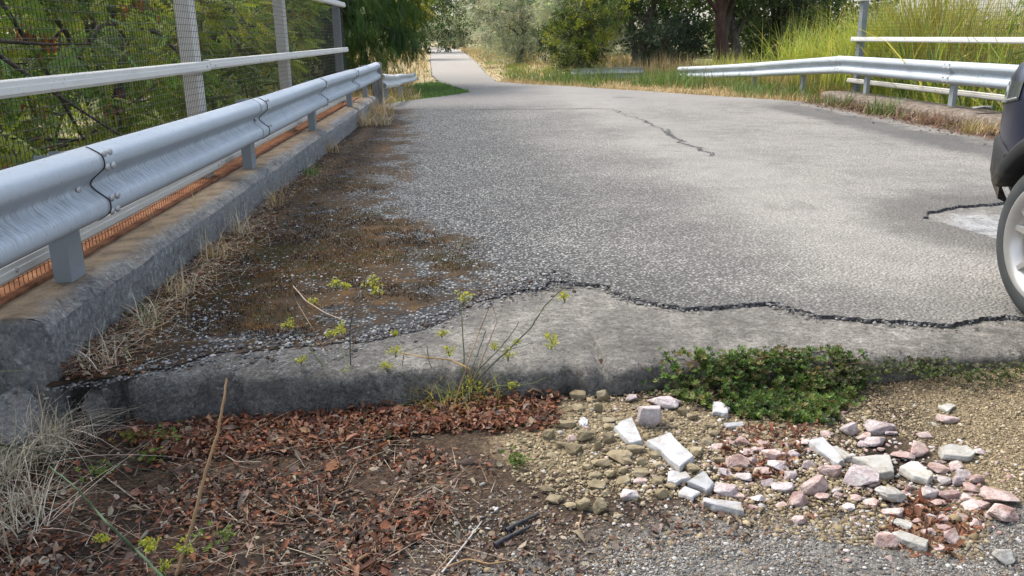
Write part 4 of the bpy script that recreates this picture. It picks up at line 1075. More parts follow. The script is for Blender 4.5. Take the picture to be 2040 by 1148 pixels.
def make_tree(name, label, cat, base, ells, n_cl, per, cl_r, tpl, size, cols, seed, trunk_r=0.1, droop=0.4, group=None, bark='bark', shell=0.55, limbs=14, pods=None, trunks=1, twigs=True):
    rng = np.random.default_rng(seed); base = np.array(base, float)
    root = empty(name, tuple(base)); tag(root, label, cat, group)
    vol = np.array([e[1][0] * e[1][1] * e[1][2] for e in ells]); vol = vol / vol.sum()
    which = rng.choice(len(ells), n_cl, p=vol)
    u = rng.normal(size=(n_cl, 3)); u /= np.linalg.norm(u, axis=1)[:, None]
    rr = rng.uniform(0, 1, n_cl) ** (1 / 3); rr = shell + (1 - shell) * rr if shell else rr
    rr = np.where(rng.uniform(size=n_cl) < 0.3, rr * rng.uniform(0.3, 1, n_cl), rr)
    cc = np.array([ells[w][0] for w in which]) + u * rr[:, None] * np.array([ells[w][1] for w in which])
    keep = cc[:, 2] > gz(cc[:, 0], cc[:, 1]) + 0.1
    cc = cc[keep]; u = u[keep]; n_cl = len(cc)
    # wood
    b = Bag(); cen = np.mean([np.array(e[0]) for e in ells], 0)
    tops = []
    for t in range(trunks):
        b0 = base + (np.array([rng.normal(0, 0.35), rng.normal(0, 0.35), 0]) if t else 0)
        tgt = cen + rng.normal(0, 0.35, 3) * (np.array([1.5, 1.5, 0.3]) if trunks > 1 else 1) + np.array([0, 0, 0.3])
        tt = np.linspace(0, 1, 9)[:, None]; wob = np.c_[np.sin(tt[:, 0] * 5 + seed), np.cos(tt[:, 0] * 4 + seed), tt[:, 0] * 0] * 0.10 * np.linalg.norm(tgt - b0) * 0.35 * tt * (1.3 - tt)
        path = b0 * (1 - tt) + tgt * tt + wob; path[0, 2] -= 0.3
        b.add(*tube_arrays(path, trunk_r * (1.25 - 0.95 * tt[:, 0]) * (1 + 0.5 * (tt[:, 0] < 0.05)), 9)); tops.append(path)
    sel = rng.permutation(n_cl)[:limbs]; tips = []
    for j, i in enumerate(sel):
        path0 = tops[j % len(tops)]; st_ = path0[rng.integers(3, 9)]
        tt = np.linspace(0, 1, 7)[:, None]; sagv = np.array([0, 0, 1.0]) * np.sin(tt * math.pi) * 0.18 * np.linalg.norm(cc[i] - st_)
        pth = st_ * (1 - tt) + cc[i] * tt + sagv + rng.normal(0, 0.04, (7, 3)) * tt
        b.add(*tube_arrays(pth, trunk_r * np.linspace(0.42, 0.07, 7), 6)); tips.append(pth)
    if twigs:
        allp = np.vstack(tips) if tips else cc
        for i in rng.permutation(n_cl)[:min(n_cl, 5 * limbs)]:
            q = allp[np.argmin(np.linalg.norm(allp - cc[i], axis=1) + 0.2 * rng.uniform(size=len(allp)))]
            tt = np.linspace(0, 1, 4)[:, None]
            b.add(*tube_arrays(q * (1 - tt) + cc[i] * tt + rng.normal(0, 0.03, (4, 3)) * tt, np.linspace(0.016, 0.005, 4) * (1 + trunk_r * 2), 4))
    tr = b.build('trunk', M[bark], root, True); tr.location = -Vector(base)
    # foliage
    n = n_cl * per; ci = np.repeat(np.arange(n_cl), per)
    off = rng.normal(0, 1, (n, 3)); off /= np.linalg.norm(off, axis=1)[:, None]; off *= (rng.uniform(0, 1, n) ** 0.6)[:, None] * cl_r * rng.uniform(0.6, 1.3, n_cl)[ci][:, None] * np.array([1.0, 1.0, 0.75])
    pos = cc[ci] + off
    d = off / cl_r + 0.5 * u[ci] + rng.normal(0, 0.45, (n, 3)); d[:, 2] -= droop
    ccol = palette(n_cl, cols, rng, 0.25)[ci] * rng.uniform(0.75, 1.25, (n, 1)) * rng.uniform(0.9, 1.1, (n, 3))
    V, Fq, Cc = scatter(tpl, pos, d, rng.normal(0, 0.7, n), size * rng.uniform(0.7, 1.25, n), ccol)
    V[:, 2] = np.maximum(V[:, 2], gz(V[:, 0], V[:, 1]) + 0.01)
    cr = fast('crown', V, Fq, M['leaf'], root, Cc); cr.location = -Vector(base)
    if pods:
        k = pods; pc = cc[rng.permutation(n_cl)[:k]] + rng.normal(0, 0.1, (min(k, n_cl), 3)); k = len(pc); m = 26
        pp = np.repeat(pc, m, 0) + rng.normal(0, 1, (k * m, 3)) * np.array([0.07, 0.07, 0.06])
        dd = np.c_[rng.normal(0, 0.35, (k * m, 2)), -np.ones(k * m)]
        V, Fq, Cc = scatter(t_leaf(0.24, 0.03, 0.05), pp, dd, rng.uniform(0, 6, k * m), rng.uniform(0.07, 0.12, k * m), palette(k * m, [(0.30, 0.085, 0.03), (0.22, 0.06, 0.025), (0.38, 0.14, 0.05)], rng))
        po = fast('seed_pods', V, Fq, M['deadleaf'], root, Cc); po.location = -Vector(base)
    return root

def blades(rng, pos, h, w, lean, bend, cols, seg=4, az=None, var=0.2, zscale=1.0):
    n = len(pos); az = rng.uniform(0, 2 * math.pi, n) if az is None else az
    da = np.c_[np.cos(az), np.sin(az), np.zeros(n)]; fa = az + math.pi / 2 + rng.normal(0, 0.5, n)
    wa = np.c_[np.cos(fa), np.sin(fa), np.zeros(n)]
    t = np.linspace(0, 1, seg + 1)
    ctr = pos[:, None] + da[:, None] * ((lean[:, None] * t + bend[:, None] * t ** 2) * h[:, None])[..., None]
    ctr[..., 2] += h[:, None] * (t - 0.55 * np.clip(bend, 0, 1.6)[:, None] * t ** 2.2)
    wd = w[:, None] * np.maximum(0.06, (1 - t ** 1.6))[None] * 0.5
    V = np.concatenate([ctr - wa[:, None] * wd[..., None], ctr + wa[:, None] * wd[..., None]], 1)
    k = 2 * (seg + 1); a = np.arange(seg)
    Fq = np.stack([a, a + seg + 1, a + seg + 2, a + 1], -1)
    Fq = (Fq[None] + (np.arange(n) * k)[:, None, None]).reshape(-1, 4)
    c = palette(n, cols, rng, var)
    return V.reshape(-1, 3), Fq, np.repeat(c, k, 0)
def ring_pts(rng, c, r, n):
    a = rng.uniform(0, 2 * math.pi, n); q = r * np.sqrt(rng.uniform(0, 1, n))
    x = c[0] + q * np.cos(a); y = c[1] + q * np.sin(a)
    return np.c_[x, y, np.full(n, c[2])]

G_GREEN = [(0.075, 0.15, 0.03), (0.10, 0.19, 0.045), (0.05, 0.115, 0.025), (0.14, 0.20, 0.06)]
G_DRY = [(0.46, 0.35, 0.19), (0.38, 0.28, 0.14), (0.55, 0.44, 0.26), (0.30, 0.20, 0.10)]
G_PALE = [(0.50, 0.45, 0.36), (0.42, 0.37, 0.29), (0.34, 0.29, 0.22), (0.55, 0.50, 0.41)]
G_REED = [(0.33, 0.39, 0.06), (0.44, 0.47, 0.085), (0.24, 0.34, 0.06), (0.50, 0.47, 0.14)]  # the reeds' sunlit yellow is put into the blade colour

# ------------------------------------------------------------------ trees and bushes
LG = [(0.16, 0.24, 0.05), (0.23, 0.31, 0.055), (0.11, 0.18, 0.045), (0.33, 0.38, 0.07), (0.15, 0.235, 0.08)]
def trees():
    lt = 'trees crowding the left fence'
    specs = [((-4.9, 3.6, -2.6), [((-4.3, 3.8, 0.9), (1.55, 2.6, 2.3)), ((-4.6, 4.4, 3.0), (2.0, 2.4, 1.6))], LG, 'green pod-bearing tree behind the near left fence, left of the first post'),
             ((-5.2, 7.6, -2.8), [((-4.2, 7.8, 0.7), (1.6, 2.4, 2.2)), ((-4.6, 8.0, 3.0), (2.0, 2.4, 1.6))], LG, 'green pod-bearing tree behind the first white fence post'),
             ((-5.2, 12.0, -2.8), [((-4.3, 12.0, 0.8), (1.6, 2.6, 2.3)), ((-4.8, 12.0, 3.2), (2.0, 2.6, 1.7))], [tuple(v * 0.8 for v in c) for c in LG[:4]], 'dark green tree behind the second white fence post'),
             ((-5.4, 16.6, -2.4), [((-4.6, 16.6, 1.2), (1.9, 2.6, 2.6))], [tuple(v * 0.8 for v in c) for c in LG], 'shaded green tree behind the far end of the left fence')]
    for i, (b, e, c, lab) in enumerate(specs):
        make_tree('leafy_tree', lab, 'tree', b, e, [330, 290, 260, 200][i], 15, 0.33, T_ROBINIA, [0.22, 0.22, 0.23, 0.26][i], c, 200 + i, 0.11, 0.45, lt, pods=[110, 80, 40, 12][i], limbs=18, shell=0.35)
    make_tree('leafy_tree', 'bright yellow-green tree far behind the left fence', 'tree', (-8.6, 5.5, -2.8), [((-8.2, 6.0, 1.2), (2.0, 4.5, 3.2))], 260, 12, 0.5, T_ROBINIA, 0.34, [(0.13, 0.19, 0.03), (0.18, 0.22, 0.04), (0.09, 0.15, 0.03)], 210, 0.13, 0.4, lt, limbs=12)
    make_tree('leafy_tree', 'green tree deep in the gully behind the left fence', 'tree', (-9.0, 13.5, -2.6), [((-8.6, 13.5, 1.4), (2.2, 4.5, 3.4))], 260, 12, 0.5, T_ROBINIA, 0.34, LG, 211, 0.13, 0.4, lt, limbs=12)
    # feathery tree hanging over the left verge
    make_tree('feathery_tree', 'dark feathery tree drooping over the left verge past the fence', 'tree', (-3.6, 23.5, -0.4), [((-3.2, 22.0, 1.75), (2.15, 2.4, 1.65)), ((-2.7, 23.0, 3.5), (2.4, 2.6, 1.8))], 560, 15, 0.36, T_FEATHER, 0.34, [(0.045, 0.095, 0.028), (0.065, 0.125, 0.03), (0.10, 0.16, 0.035), (0.035, 0.075, 0.024)], 220, 0.16, 0.9, limbs=16, shell=0.4)
    make_tree('feathery_tree', 'feathery green tree standing behind the drooping verge tree', 'tree', (-6.5, 30, -1.2), [((-6.0, 30, 2.2), (2.8, 3.2, 2.8))], 240, 12, 0.5, T_FEATHER, 0.44, [(0.04, 0.085, 0.024), (0.07, 0.12, 0.03)], 221, 0.16, 0.8, limbs=10)
    make_tree('yellow_tree', 'yellow-leaved tree glowing above the far end of the lane', 'tree', (-3.9, 52, 0), [((-3.6, 52, 3.3), (1.9, 2.2, 1.5))], 130, 12, 0.5, T_BROAD, 0.30, [(0.40, 0.34, 0.04), (0.30, 0.30, 0.05), (0.2, 0.24, 0.04)], 222, 0.12, 0.4, limbs=10)
    # olives
    OG = [(0.25, 0.285, 0.21), (0.34, 0.375, 0.29), (0.17, 0.205, 0.145), (0.43, 0.46, 0.37)]
    og = 'olive trees along the lane'
    ol = [((2.3, 38, 0.0), [((2.2, 38, 1.75), (1.5, 1.7, 1.75)), ((2.6, 38.5, 3.2), (1.8, 1.8, 1.4))], 'silvery olive tree nearest the right edge of the far lane'),
          ((4.2, 33, 0.0), [((4.1, 33, 1.6), (1.6, 1.6, 1.55)), ((4.4, 33, 2.9), (1.7, 1.7, 1.3))], 'round silvery olive tree right behind the dark shrub'),
          ((6.4, 41, 0.0), [((6.2, 41, 1.8), (1.9, 1.8, 1.9)), ((6.4, 41, 3.2), (1.7, 1.7, 1.2))], 'grey-green olive tree between the dark shrub and the red-brown trunk'),
          ((2.6, 54, 0.1), [((2.5, 54, 2.5), (2.2, 2.4, 2.5)), ((1.6, 55, 4.4), (2.4, 2.2, 1.5))], 'tall olive tree behind the lane-side olive'),
          ((-6.5, 96, 0.2), [((-6.3, 96, 2.1), (2.6, 2.4, 2.1))], 'small far olive bush left at the end of the lane'),
          ((-1.2, 100, 0.3), [((-1.2, 100, 2.0), (3.0, 2.4, 1.9))], 'small far olive bush closing the end of the lane'),
          ((2.6, 92, 0.3), [((2.6, 92, 2.3), (2.8, 2.4, 2.3))], 'small far olive tree right of the end of the lane'),
          ((-10.5, 90, 0.2), [((-10.5, 90, 2.4), (3.0, 2.4, 2.4))], 'far olive tree half hidden by the drooping tree')]
    for i, (b, e, lab) in enumerate(ol):
        n = 230 if i < 3 else 170
        make_tree('olive_tree', lab, 'olive tree', b, e, n, 14, 0.42, T_OLIVE, 0.40 if i < 4 else 0.62, OG, 230 + i, 0.13, 0.1, og, limbs=10, shell=0.4, twigs=False)
    # dark broadleaf trees, right
    DG = [(0.035, 0.065, 0.025), (0.055, 0.09, 0.03), (0.085, 0.125, 0.035), (0.028, 0.05, 0.022)]
    make_tree('broadleaf_shrub', 'dark shrub with glossy yellow-green leaves in front of the olives', 'shrub', (3.35, 26.3, 0.0), [((3.2, 26.3, 0.95), (1.15, 1.0, 0.95)), ((3.9, 26.5, 1.9), (1.1, 1.0, 0.9))], 210, 15, 0.24, T_BROAD, 0.16, [(0.05, 0.08, 0.024), (0.09, 0.13, 0.03), (0.24, 0.27, 0.04), (0.035, 0.06, 0.02)], 250, 0.05, 0.2, limbs=12, trunks=3, shell=0.3)
    make_tree('broadleaf_shrub', 'low blue-green shrub between the dark shrub and the vine-clad trunk', 'shrub', (6.6, 28.4, 0.0), [((6.5, 28.4, 0.9), (1.3, 1.0, 0.9))], 130, 14, 0.26, T_BROAD, 0.17, [(0.03, 0.05, 0.035), (0.045, 0.07, 0.05), (0.02, 0.036, 0.024)], 251, 0.05, 0.2, limbs=10, trunks=3, shell=0.3)
    tg = 'dark trees behind the right guardrail'
    tl = [((6.2, 31.5, -0.1), [((5.6, 31.2, 3.6), (2.6, 2.2, 1.5)), ((6.4, 32.5, 2.0), (1.6, 1.2, 1.3))], 'bark', 0.13, 'dark tree reaching its crown over the blue-green shrub'),
          ((8.35, 28.0, -0.1), [((8.0, 28.3, 4.0), (2.4, 2.2, 1.6))], 'redbark', 0.20, 'dark tree with a thick red-brown vine-clad trunk'),
          ((9.4, 29.5, -0.1), [((9.6, 30, 3.9), (2.6, 2.2, 1.8)), ((9.6, 31.5, 1.6), (1.8, 1.0, 1.5))], 'bark', 0.17, 'dark tree directly right of the red-brown trunk'),
          ((11.3, 31.0, -0.1), [((11.4, 31, 3.6), (2.8, 2.4, 2.4)), ((11.2, 32, 1.5), (2.2, 1.2, 1.4))], 'redbark', 0.15, 'dark tree rising behind the tall bright reeds')]
    for i, (b, e, bk, r, lab) in enumerate(tl):
        make_tree('dark_tree', lab, 'tree', b, e, 200, 13, 0.42, T_BROAD, 0.25, DG if i != 1 else [(0.04, 0.07, 0.02), (0.11, 0.15, 0.03), (0.025, 0.05, 0.02)], 260 + i, r, 0.3, tg, bk, limbs=14, trunks=1 if i in (1,) else 2, shell=0.3)
    # woods closing the view on the right and behind
    for i, (x, y, s, lab) in enumerate([(5.5, 52, 1.2, 'shaded tree deep behind the olives'), (10.5, 46, 1.3, 'shaded tree deep behind the red-brown trunk'), (15.5, 40, 1.2, 'shaded tree deep behind the reeds'), (-12.5, 40, 1.4, 'shaded tree deep behind the feathery trees'), (-11, 24, 1.2, 'shaded tree deep beyond the gully'), (-9, 128, 2.4, 'tall wood edge left behind the end of the lane'), (4, 132, 2.6, 'tall wood edge right behind the end of the lane'), (-4.2, 74, 1.7, 'tall green tree standing left of the lane far behind the yellow tree'), (-0.5, 112, 2.2, 'green tree closing the far end of the lane')]):
        make_tree('dark_tree', lab, 'tree', (x, y, 0), [((x, y, 2.6 * s), (3.4 * s, 2.4 * s, 2.7 * s))], 240, 11, 0.75, T_BROAD, 0.52, [(0.03, 0.055, 0.02), (0.055, 0.09, 0.028), (0.08, 0.115, 0.035)], 270 + i, 0.2, 0.3, 'trees closing the background', limbs=10, twigs=False)
    # shrubs beyond the right fence, sky above them
    YG = [(0.13, 0.19, 0.03), (0.20, 0.26, 0.045), (0.08, 0.13, 0.025), (0.27, 0.30, 0.06)]
    make_tree('leafy_bush', 'sunlit yellow-green bush behind the right fence by the car', 'bush', (11.6, 14.6, -2.5), [((11.3, 14.6, 0.35), (1.6, 1.5, 1.25)), ((12.2, 14.4, 1.1), (1.2, 1.2, 0.75))], 170, 15, 0.28, T_ROBINIA, 0.2, YG, 280, 0.07, 0.3, limbs=12, shell=0.3)
    make_tree('leafy_bush', 'olive-green bush behind the middle of the right fence', 'bush', (10.6, 18.0, -2.0), [((10.6, 18.0, 0.6), (1.5, 1.5, 1.3))], 150, 14, 0.28, T_ROBINIA, 0.22, YG, 281, 0.07, 0.3, limbs=12, shell=0.3)
trees()

# ------------------------------------------------------------------ reeds, verge grass
def reeds():
    rng = np.random.default_rng(301)
    def clump(label, pts_xy, n, hmin, hmax, cols, width=0.022):
        i = rng.integers(0, len(pts_xy), n); c = np.array(pts_xy)[i] + rng.normal(0, 0.33, (n, 2))
        z = gz(c[:, 0], c[:, 1]); pos = np.c_[c, z]
        h = rng.uniform(hmin, hmax, n) * (0.75 + 0.5 * fbm(c[:, 0] * 0.9, c[:, 1] * 0.9, 9))
        o = np.array([c[:, 0].mean(), c[:, 1].mean(), z.mean()])
        root = empty('reed_clump', tuple(o)); tag(root, label, 'reeds', 'reed clumps right of the bridge')
        V, Fq, C = blades(rng, pos - o, h, np.full(n, width) * rng.uniform(0.6, 1.3, n), rng.normal(0.05, 0.12, n), rng.uniform(0.05, 0.75, n), cols, 5)
        fast('leaf_blades', V, Fq, M['grass'], root, C)
        m = n // 9
        V, Fq, C = blades(rng, pos[:m] - o, h[:m] * 1.12, np.full(m, 0.010), rng.normal(0.0, 0.08, m), rng.uniform(0, 0.12, m), [(0.42, 0.36, 0.14), (0.34, 0.34, 0.10)], 4)
        fast('stalks', V, Fq, M['straw'], root, C)
    clump('tall bright reed clump behind the bend of the right guardrail', [(8.0, 19.5), (8.6, 18.6), (7.9, 20.6), (8.9, 20.0)], 1500, 1.0, 2.0, G_REED)
    clump('tall yellow reed clump just left of the right fence post', [(8.2, 17.4), (8.0, 16.8), (8.7, 17.0)], 1200, 1.4, 2.4, G_REED)
    clump('dry golden reed clump seen through the right mesh near its post', [(8.7, 15.2), (9.2, 14.6), (9.0, 16.0), (9.8, 15.5)], 1900, 2.6, 4.0, [(0.34, 0.32, 0.07), (0.42, 0.36, 0.10), (0.22, 0.27, 0.05)])
    clump('green reed clump seen through the right mesh above the nearer post', [(9.3, 13.2), (9.6, 12.3), (10.2, 13.0)], 1500, 2.0, 3.0, G_REED)
    clump('low green reed clump behind the right fence beside the car', [(9.6, 10.8), (10.0, 11.6), (9.4, 10.0)], 1000, 1.8, 2.7, G_REED)
    clump('pale green reed clump in front of the vine-clad trunk', [(7.2, 22.2), (7.6, 21.4), (6.9, 23.2)], 800, 0.5, 1.0, G_REED, 0.016)
reeds()

def in_poly(x, y, poly):
    c = np.zeros(len(x), bool); j = len(poly) - 1
    for i in range(len(poly)):
        xi, yi = poly[i]; xj, yj = poly[j]
        c ^= ((yi > y) != (yj > y)) & (x < (xj - xi) * (y - yi) / (yj - yi + 1e-12) + xi); j = i
    return c
def grass_stuff(name, label, poly, n, hr, wr, cols, seed, lean=0.3, bend=0.6, hmod=None, seg=3, dens=None):
    rng = np.random.default_rng(seed); P = np.array(poly); lo, hi = P.min(0), P.max(0)
    q = rng.uniform(lo, hi, (n * 4, 2)); q = q[in_poly(q[:, 0], q[:, 1], poly)]
    if dens is not None: q = q[rng.uniform(size=len(q)) < dens(q[:, 0], q[:, 1])]
    q = q[:n]; m = len(q)
    h = rng.uniform(*hr, m) * (0.5 + fbm(q[:, 0] * 1.4, q[:, 1] * 1.4, seed))
    if hmod is not None: h = h * hmod(q[:, 0], q[:, 1])
    V, Fq, C = blades(rng, np.c_[q, gz(q[:, 0], q[:, 1]) - 0.01], h, rng.uniform(*wr, m), rng.normal(0, lean, m), rng.uniform(0, bend * 1.6, m), cols, seg)
    o = fast(name, V, Fq, M['grass'] if 'green' in label else M['straw'], None, C)
    return tag(o, label, 'grass', kind='stuff')
def verge():
    R = [(6.5, 15.6), (5.2, 17.75), (3.9, 20.05), (2.7, 22.15), (1.6, 23.65), (0.95, 25.0), (1.3, 26.5), (3.4, 26.0), (5.3, 25.2), (7.6, 23.5), (8.2, 19), (7.4, 15.9)]
    edge = lambda x, y: np.minimum(1, np.maximum(0, (x - (6.5 - (y - 15.6) * 0.585)) / 1.0))
    grass_stuff('dry_grass', 'flattened straw along the right road edge beyond the bridge', R, 11000, (0.08, 0.24), (0.008, 0.016), G_DRY, 311, 0.7, 1.0, dens=lambda x, y: 1.0 - 0.65 * edge(x, y))
    grass_stuff('green_grass', 'green grass growing around the sunken right guardrail', R, 5200, (0.22, 0.48), (0.010, 0.02), G_GREEN + [(0.22, 0.24, 0.09)], 312, 0.25, 0.5, lambda x, y: 0.35 + 0.8 * edge(x, y), dens=lambda x, y: edge(x, y) * sst(fbm(x * 0.8, y * 0.8, 5), 0.35, 0.55))
    grass_stuff('seed_grass', 'straw-coloured seeding grass behind the sunken right guardrail', [(7.2, 18), (6.6, 20.5), (5.6, 24.4), (3.0, 25.6), (3.2, 26.6), (6.5, 26), (8.5, 22), (8.2, 18)], 2600, (0.35, 0.75), (0.008, 0.014), G_DRY, 313, 0.12, 0.25)
    Lp = [(-1.55, 17.2), (-0.9, 18.5), (-0.25, 19.6), (0.1, 20.5), (-0.2, 22.4), (-0.8, 25.4), (-1.3, 25), (-1.9, 22), (-1.9, 18)]
    grass_stuff('green_grass', 'low bright green grass patch at the left road corner', Lp, 6500, (0.06, 0.17), (0.008, 0.016), [(0.06, 0.15, 0.03), (0.09, 0.19, 0.04), (0.12, 0.2, 0.05)], 314, 0.5, 0.8, dens=lambda x, y: 0.25 + 0.75 * sst(x + 0.12 * (y - 20), -1.3, -0.7))
    Ld = [(-1.5, 15.9), (-1.45, 17.6), (-0.9, 18.6), (-1.6, 22), (-1.4, 26), (-3.6, 26), (-4.5, 15.9)]
    grass_stuff('dry_grass', 'dry golden grass around the bent guardrail remnant', Ld, 5200, (0.15, 0.42), (0.008, 0.015), G_DRY + [(0.26, 0.24, 0.09)], 315, 0.3, 0.7)
    grass_stuff('dry_grass', 'dry bleached grass left of the far lane', [(-0.9, 26), (-1.25, 30), (-2.1, 50), (-3.0, 68), (-3.6, 90), (-14, 92), (-9, 40), (-4, 26)], 6500, (0.15, 0.45), (0.02, 0.045), G_DRY + [(0.3, 0.30, 0.12)], 316, 0.3, 0.6)
    grass_stuff('dry_grass', 'dry golden bank of grass right of the far lane', [(1.1, 26), (0.85, 30), (0.72, 40), (0.55, 50), (0.2, 65), (-0.4, 86), (6, 90), (8, 40), (6, 27)], 9000, (0.12, 0.42), (0.02, 0.045), G_DRY + [(0.50, 0.40, 0.20), (0.28, 0.30, 0.10)], 317, 0.3, 0.6, lambda x, y: 0.35 + 0.9 * sst(x - 0.6, 0.3, 2.5) + 0.9 * sst(y, 40, 60))
    grass_stuff('green_grass', 'sparse green tufts on the dry bank right of the lane', [(1.3, 27), (1.0, 40), (0.8, 50), (3, 55), (4, 30)], 1500, (0.10, 0.3), (0.02, 0.04), [(0.16, 0.22, 0.05), (0.24, 0.27, 0.07)], 318, 0.3, 0.6, dens=lambda x, y: sst(fbm(x, y * 0.6, 4), 0.5, 0.62))
    # undergrowth in the gully
    grass_stuff('undergrowth', 'dark green undergrowth filling the gully left of the fence', [(-2.7, 1.5), (-2.7, 15.5), (-10, 17), (-10, 1.5)], 9000, (0.5, 1.3), (0.03, 0.07), [(0.05, 0.09, 0.02), (0.09, 0.13, 0.03), (0.035, 0.06, 0.02), (0.16, 0.17, 0.05)], 319, 0.3, 0.9)
    grass_stuff('undergrowth', 'yellow-green undergrowth filling the gully right of the fence', [(7.5, 5), (7.5, 15.6), (14, 17), (14, 5)], 7000, (1.2, 2.4), (0.03, 0.06), G_REED + [(0.12, 0.17, 0.04)], 320, 0.2, 0.6)
verge()

# ------------------------------------------------------------------ rubble
def rock_mesh(seed, sx, sy, sz, npts=15, rough=0.5):
    rng = random.Random(seed); bm = bmesh.new()
    for _ in range(npts):
        v = Vector((rng.gauss(0, 1), rng.gauss(0, 1), rng.gauss(0, 1))); v.normalize()
        q = max(abs(v.x), abs(v.y), abs(v.z)); v = v * ((1 - rough) + rough / q * 0.8) * rng.uniform(0.86, 1.06)
        bm.verts.new((v.x, v.y, v.z))
    g = bmesh.ops.convex_hull(bm, input=bm.verts)
    bmesh.ops.delete(bm, geom=[e for e in g['geom_interior'] if isinstance(e, bmesh.types.BMVert)], context='VERTS')
    bmesh.ops.bevel(bm, geom=list(bm.edges), offset=0.05, segments=1, affect='EDGES')
    if npts > 14:
        bmesh.ops.triangulate(bm, faces=[f for f in bm.faces if len(f.verts) > 4])
        bmesh.ops.subdivide_edges(bm, edges=[e for e in bm.edges if e.calc_length() > 0.35], cuts=2, use_grid_fill=True)
        for v in bm.verts: v.co *= 1 + rng.uniform(-0.035, 0.035)
    lo = Vector([min(v.co[i] for v in bm.verts) for i in range(3)]); hi = Vector([max(v.co[i] for v in bm.verts) for i in range(3)])
    for v in bm.verts:
        for i, s in enumerate((sx, sy, sz)): v.co[i] = ((v.co[i] - lo[i]) / (hi[i] - lo[i]) - 0.5) * s
        v.co.z += sz * 0.5
    me = bpy.data.meshes.new('rock'); bm.normal_update(); bm.to_mesh(me); bm.free()
    return me
RID = [0]
def rock(kind, px, py, w, h, label, group=None, name='rock', cat='rock', n=15, yaw=None):
    RID[0] += 1; s = RID[0]
    p = on_ground(px, py + h * 0.28); k = mpp(p); wx = w * k; rng = random.Random(s * 7 + 1)
    dy = wx * rng.uniform(0.65, 0.9); hz = min(max((h * k - dy * 0.42) / 0.9, 0.30 * wx), 0.85 * wx)
    if h < 0.5 * w: dy = min(dy, h * k / 0.42 * 0.7); hz = max(0.22 * wx, min(hz, 0.45 * wx))
    me = rock_mesh(s * 13 + 5, wx, dy, hz * 1.15, n)
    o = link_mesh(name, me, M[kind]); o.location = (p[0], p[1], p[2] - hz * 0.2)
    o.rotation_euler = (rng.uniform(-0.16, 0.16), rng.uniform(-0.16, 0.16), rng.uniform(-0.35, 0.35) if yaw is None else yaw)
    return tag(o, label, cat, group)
def slab(pts, t, label, mat='white', group='white marble offcuts', lift=0.006, tilt=0.0, name='marble_slab', cat='marble piece'):
    t *= 0.72; RID[0] += 1; rng = random.Random(RID[0]); c = np.mean(np.array(pts, float), 0)
    g = on_ground(c[0], c[1], t + lift); zt = g[2] + t + lift
    pts = [(a[0] + (b[0] - a[0]) * f + (rng.uniform(-1, 1) * 1.6 if f else 0), a[1] + (b[1] - a[1]) * f + (rng.uniform(-1, 1) * 1.1 if f else 0)) for a, b in zip(pts, pts[1:] + pts[:1]) for f in (0, 0.3, 0.62)]
    P = np.array([at(x, y, z=zt + tilt * (c[1] - y) * 0.001) for x, y in pts]); o0 = P.mean(0)
    bm = bmesh.new()
    top = [bm.verts.new(Vector(q - o0) + Vector((0, 0, t - rng.uniform(0, 0.003)))) for q in P]
    bot = [bm.verts.new(Vector((q - o0) * [1.05, 1.05, 1]) + Vector((rng.uniform(-1, 1) * 0.007, rng.uniform(-1, 1) * 0.007, -0.006))) for q in P]
    n = len(P)
    bm.faces.new(top); bm.faces.new(bot[::-1])
    for i in range(n): bm.faces.new((top[i], bot[i], bot[(i + 1) % n], top[(i + 1) % n]))
    bmesh.ops.recalc_face_normals(bm, faces=bm.faces)
    bmesh.ops.bevel(bm, geom=list(bm.edges), offset=0.0025, segments=1, affect='EDGES')
    o = from_bm(name, bm, M[mat]); o.location = (o0[0], o0[1], o0[2] - t)
    return tag(o, label, cat, group)

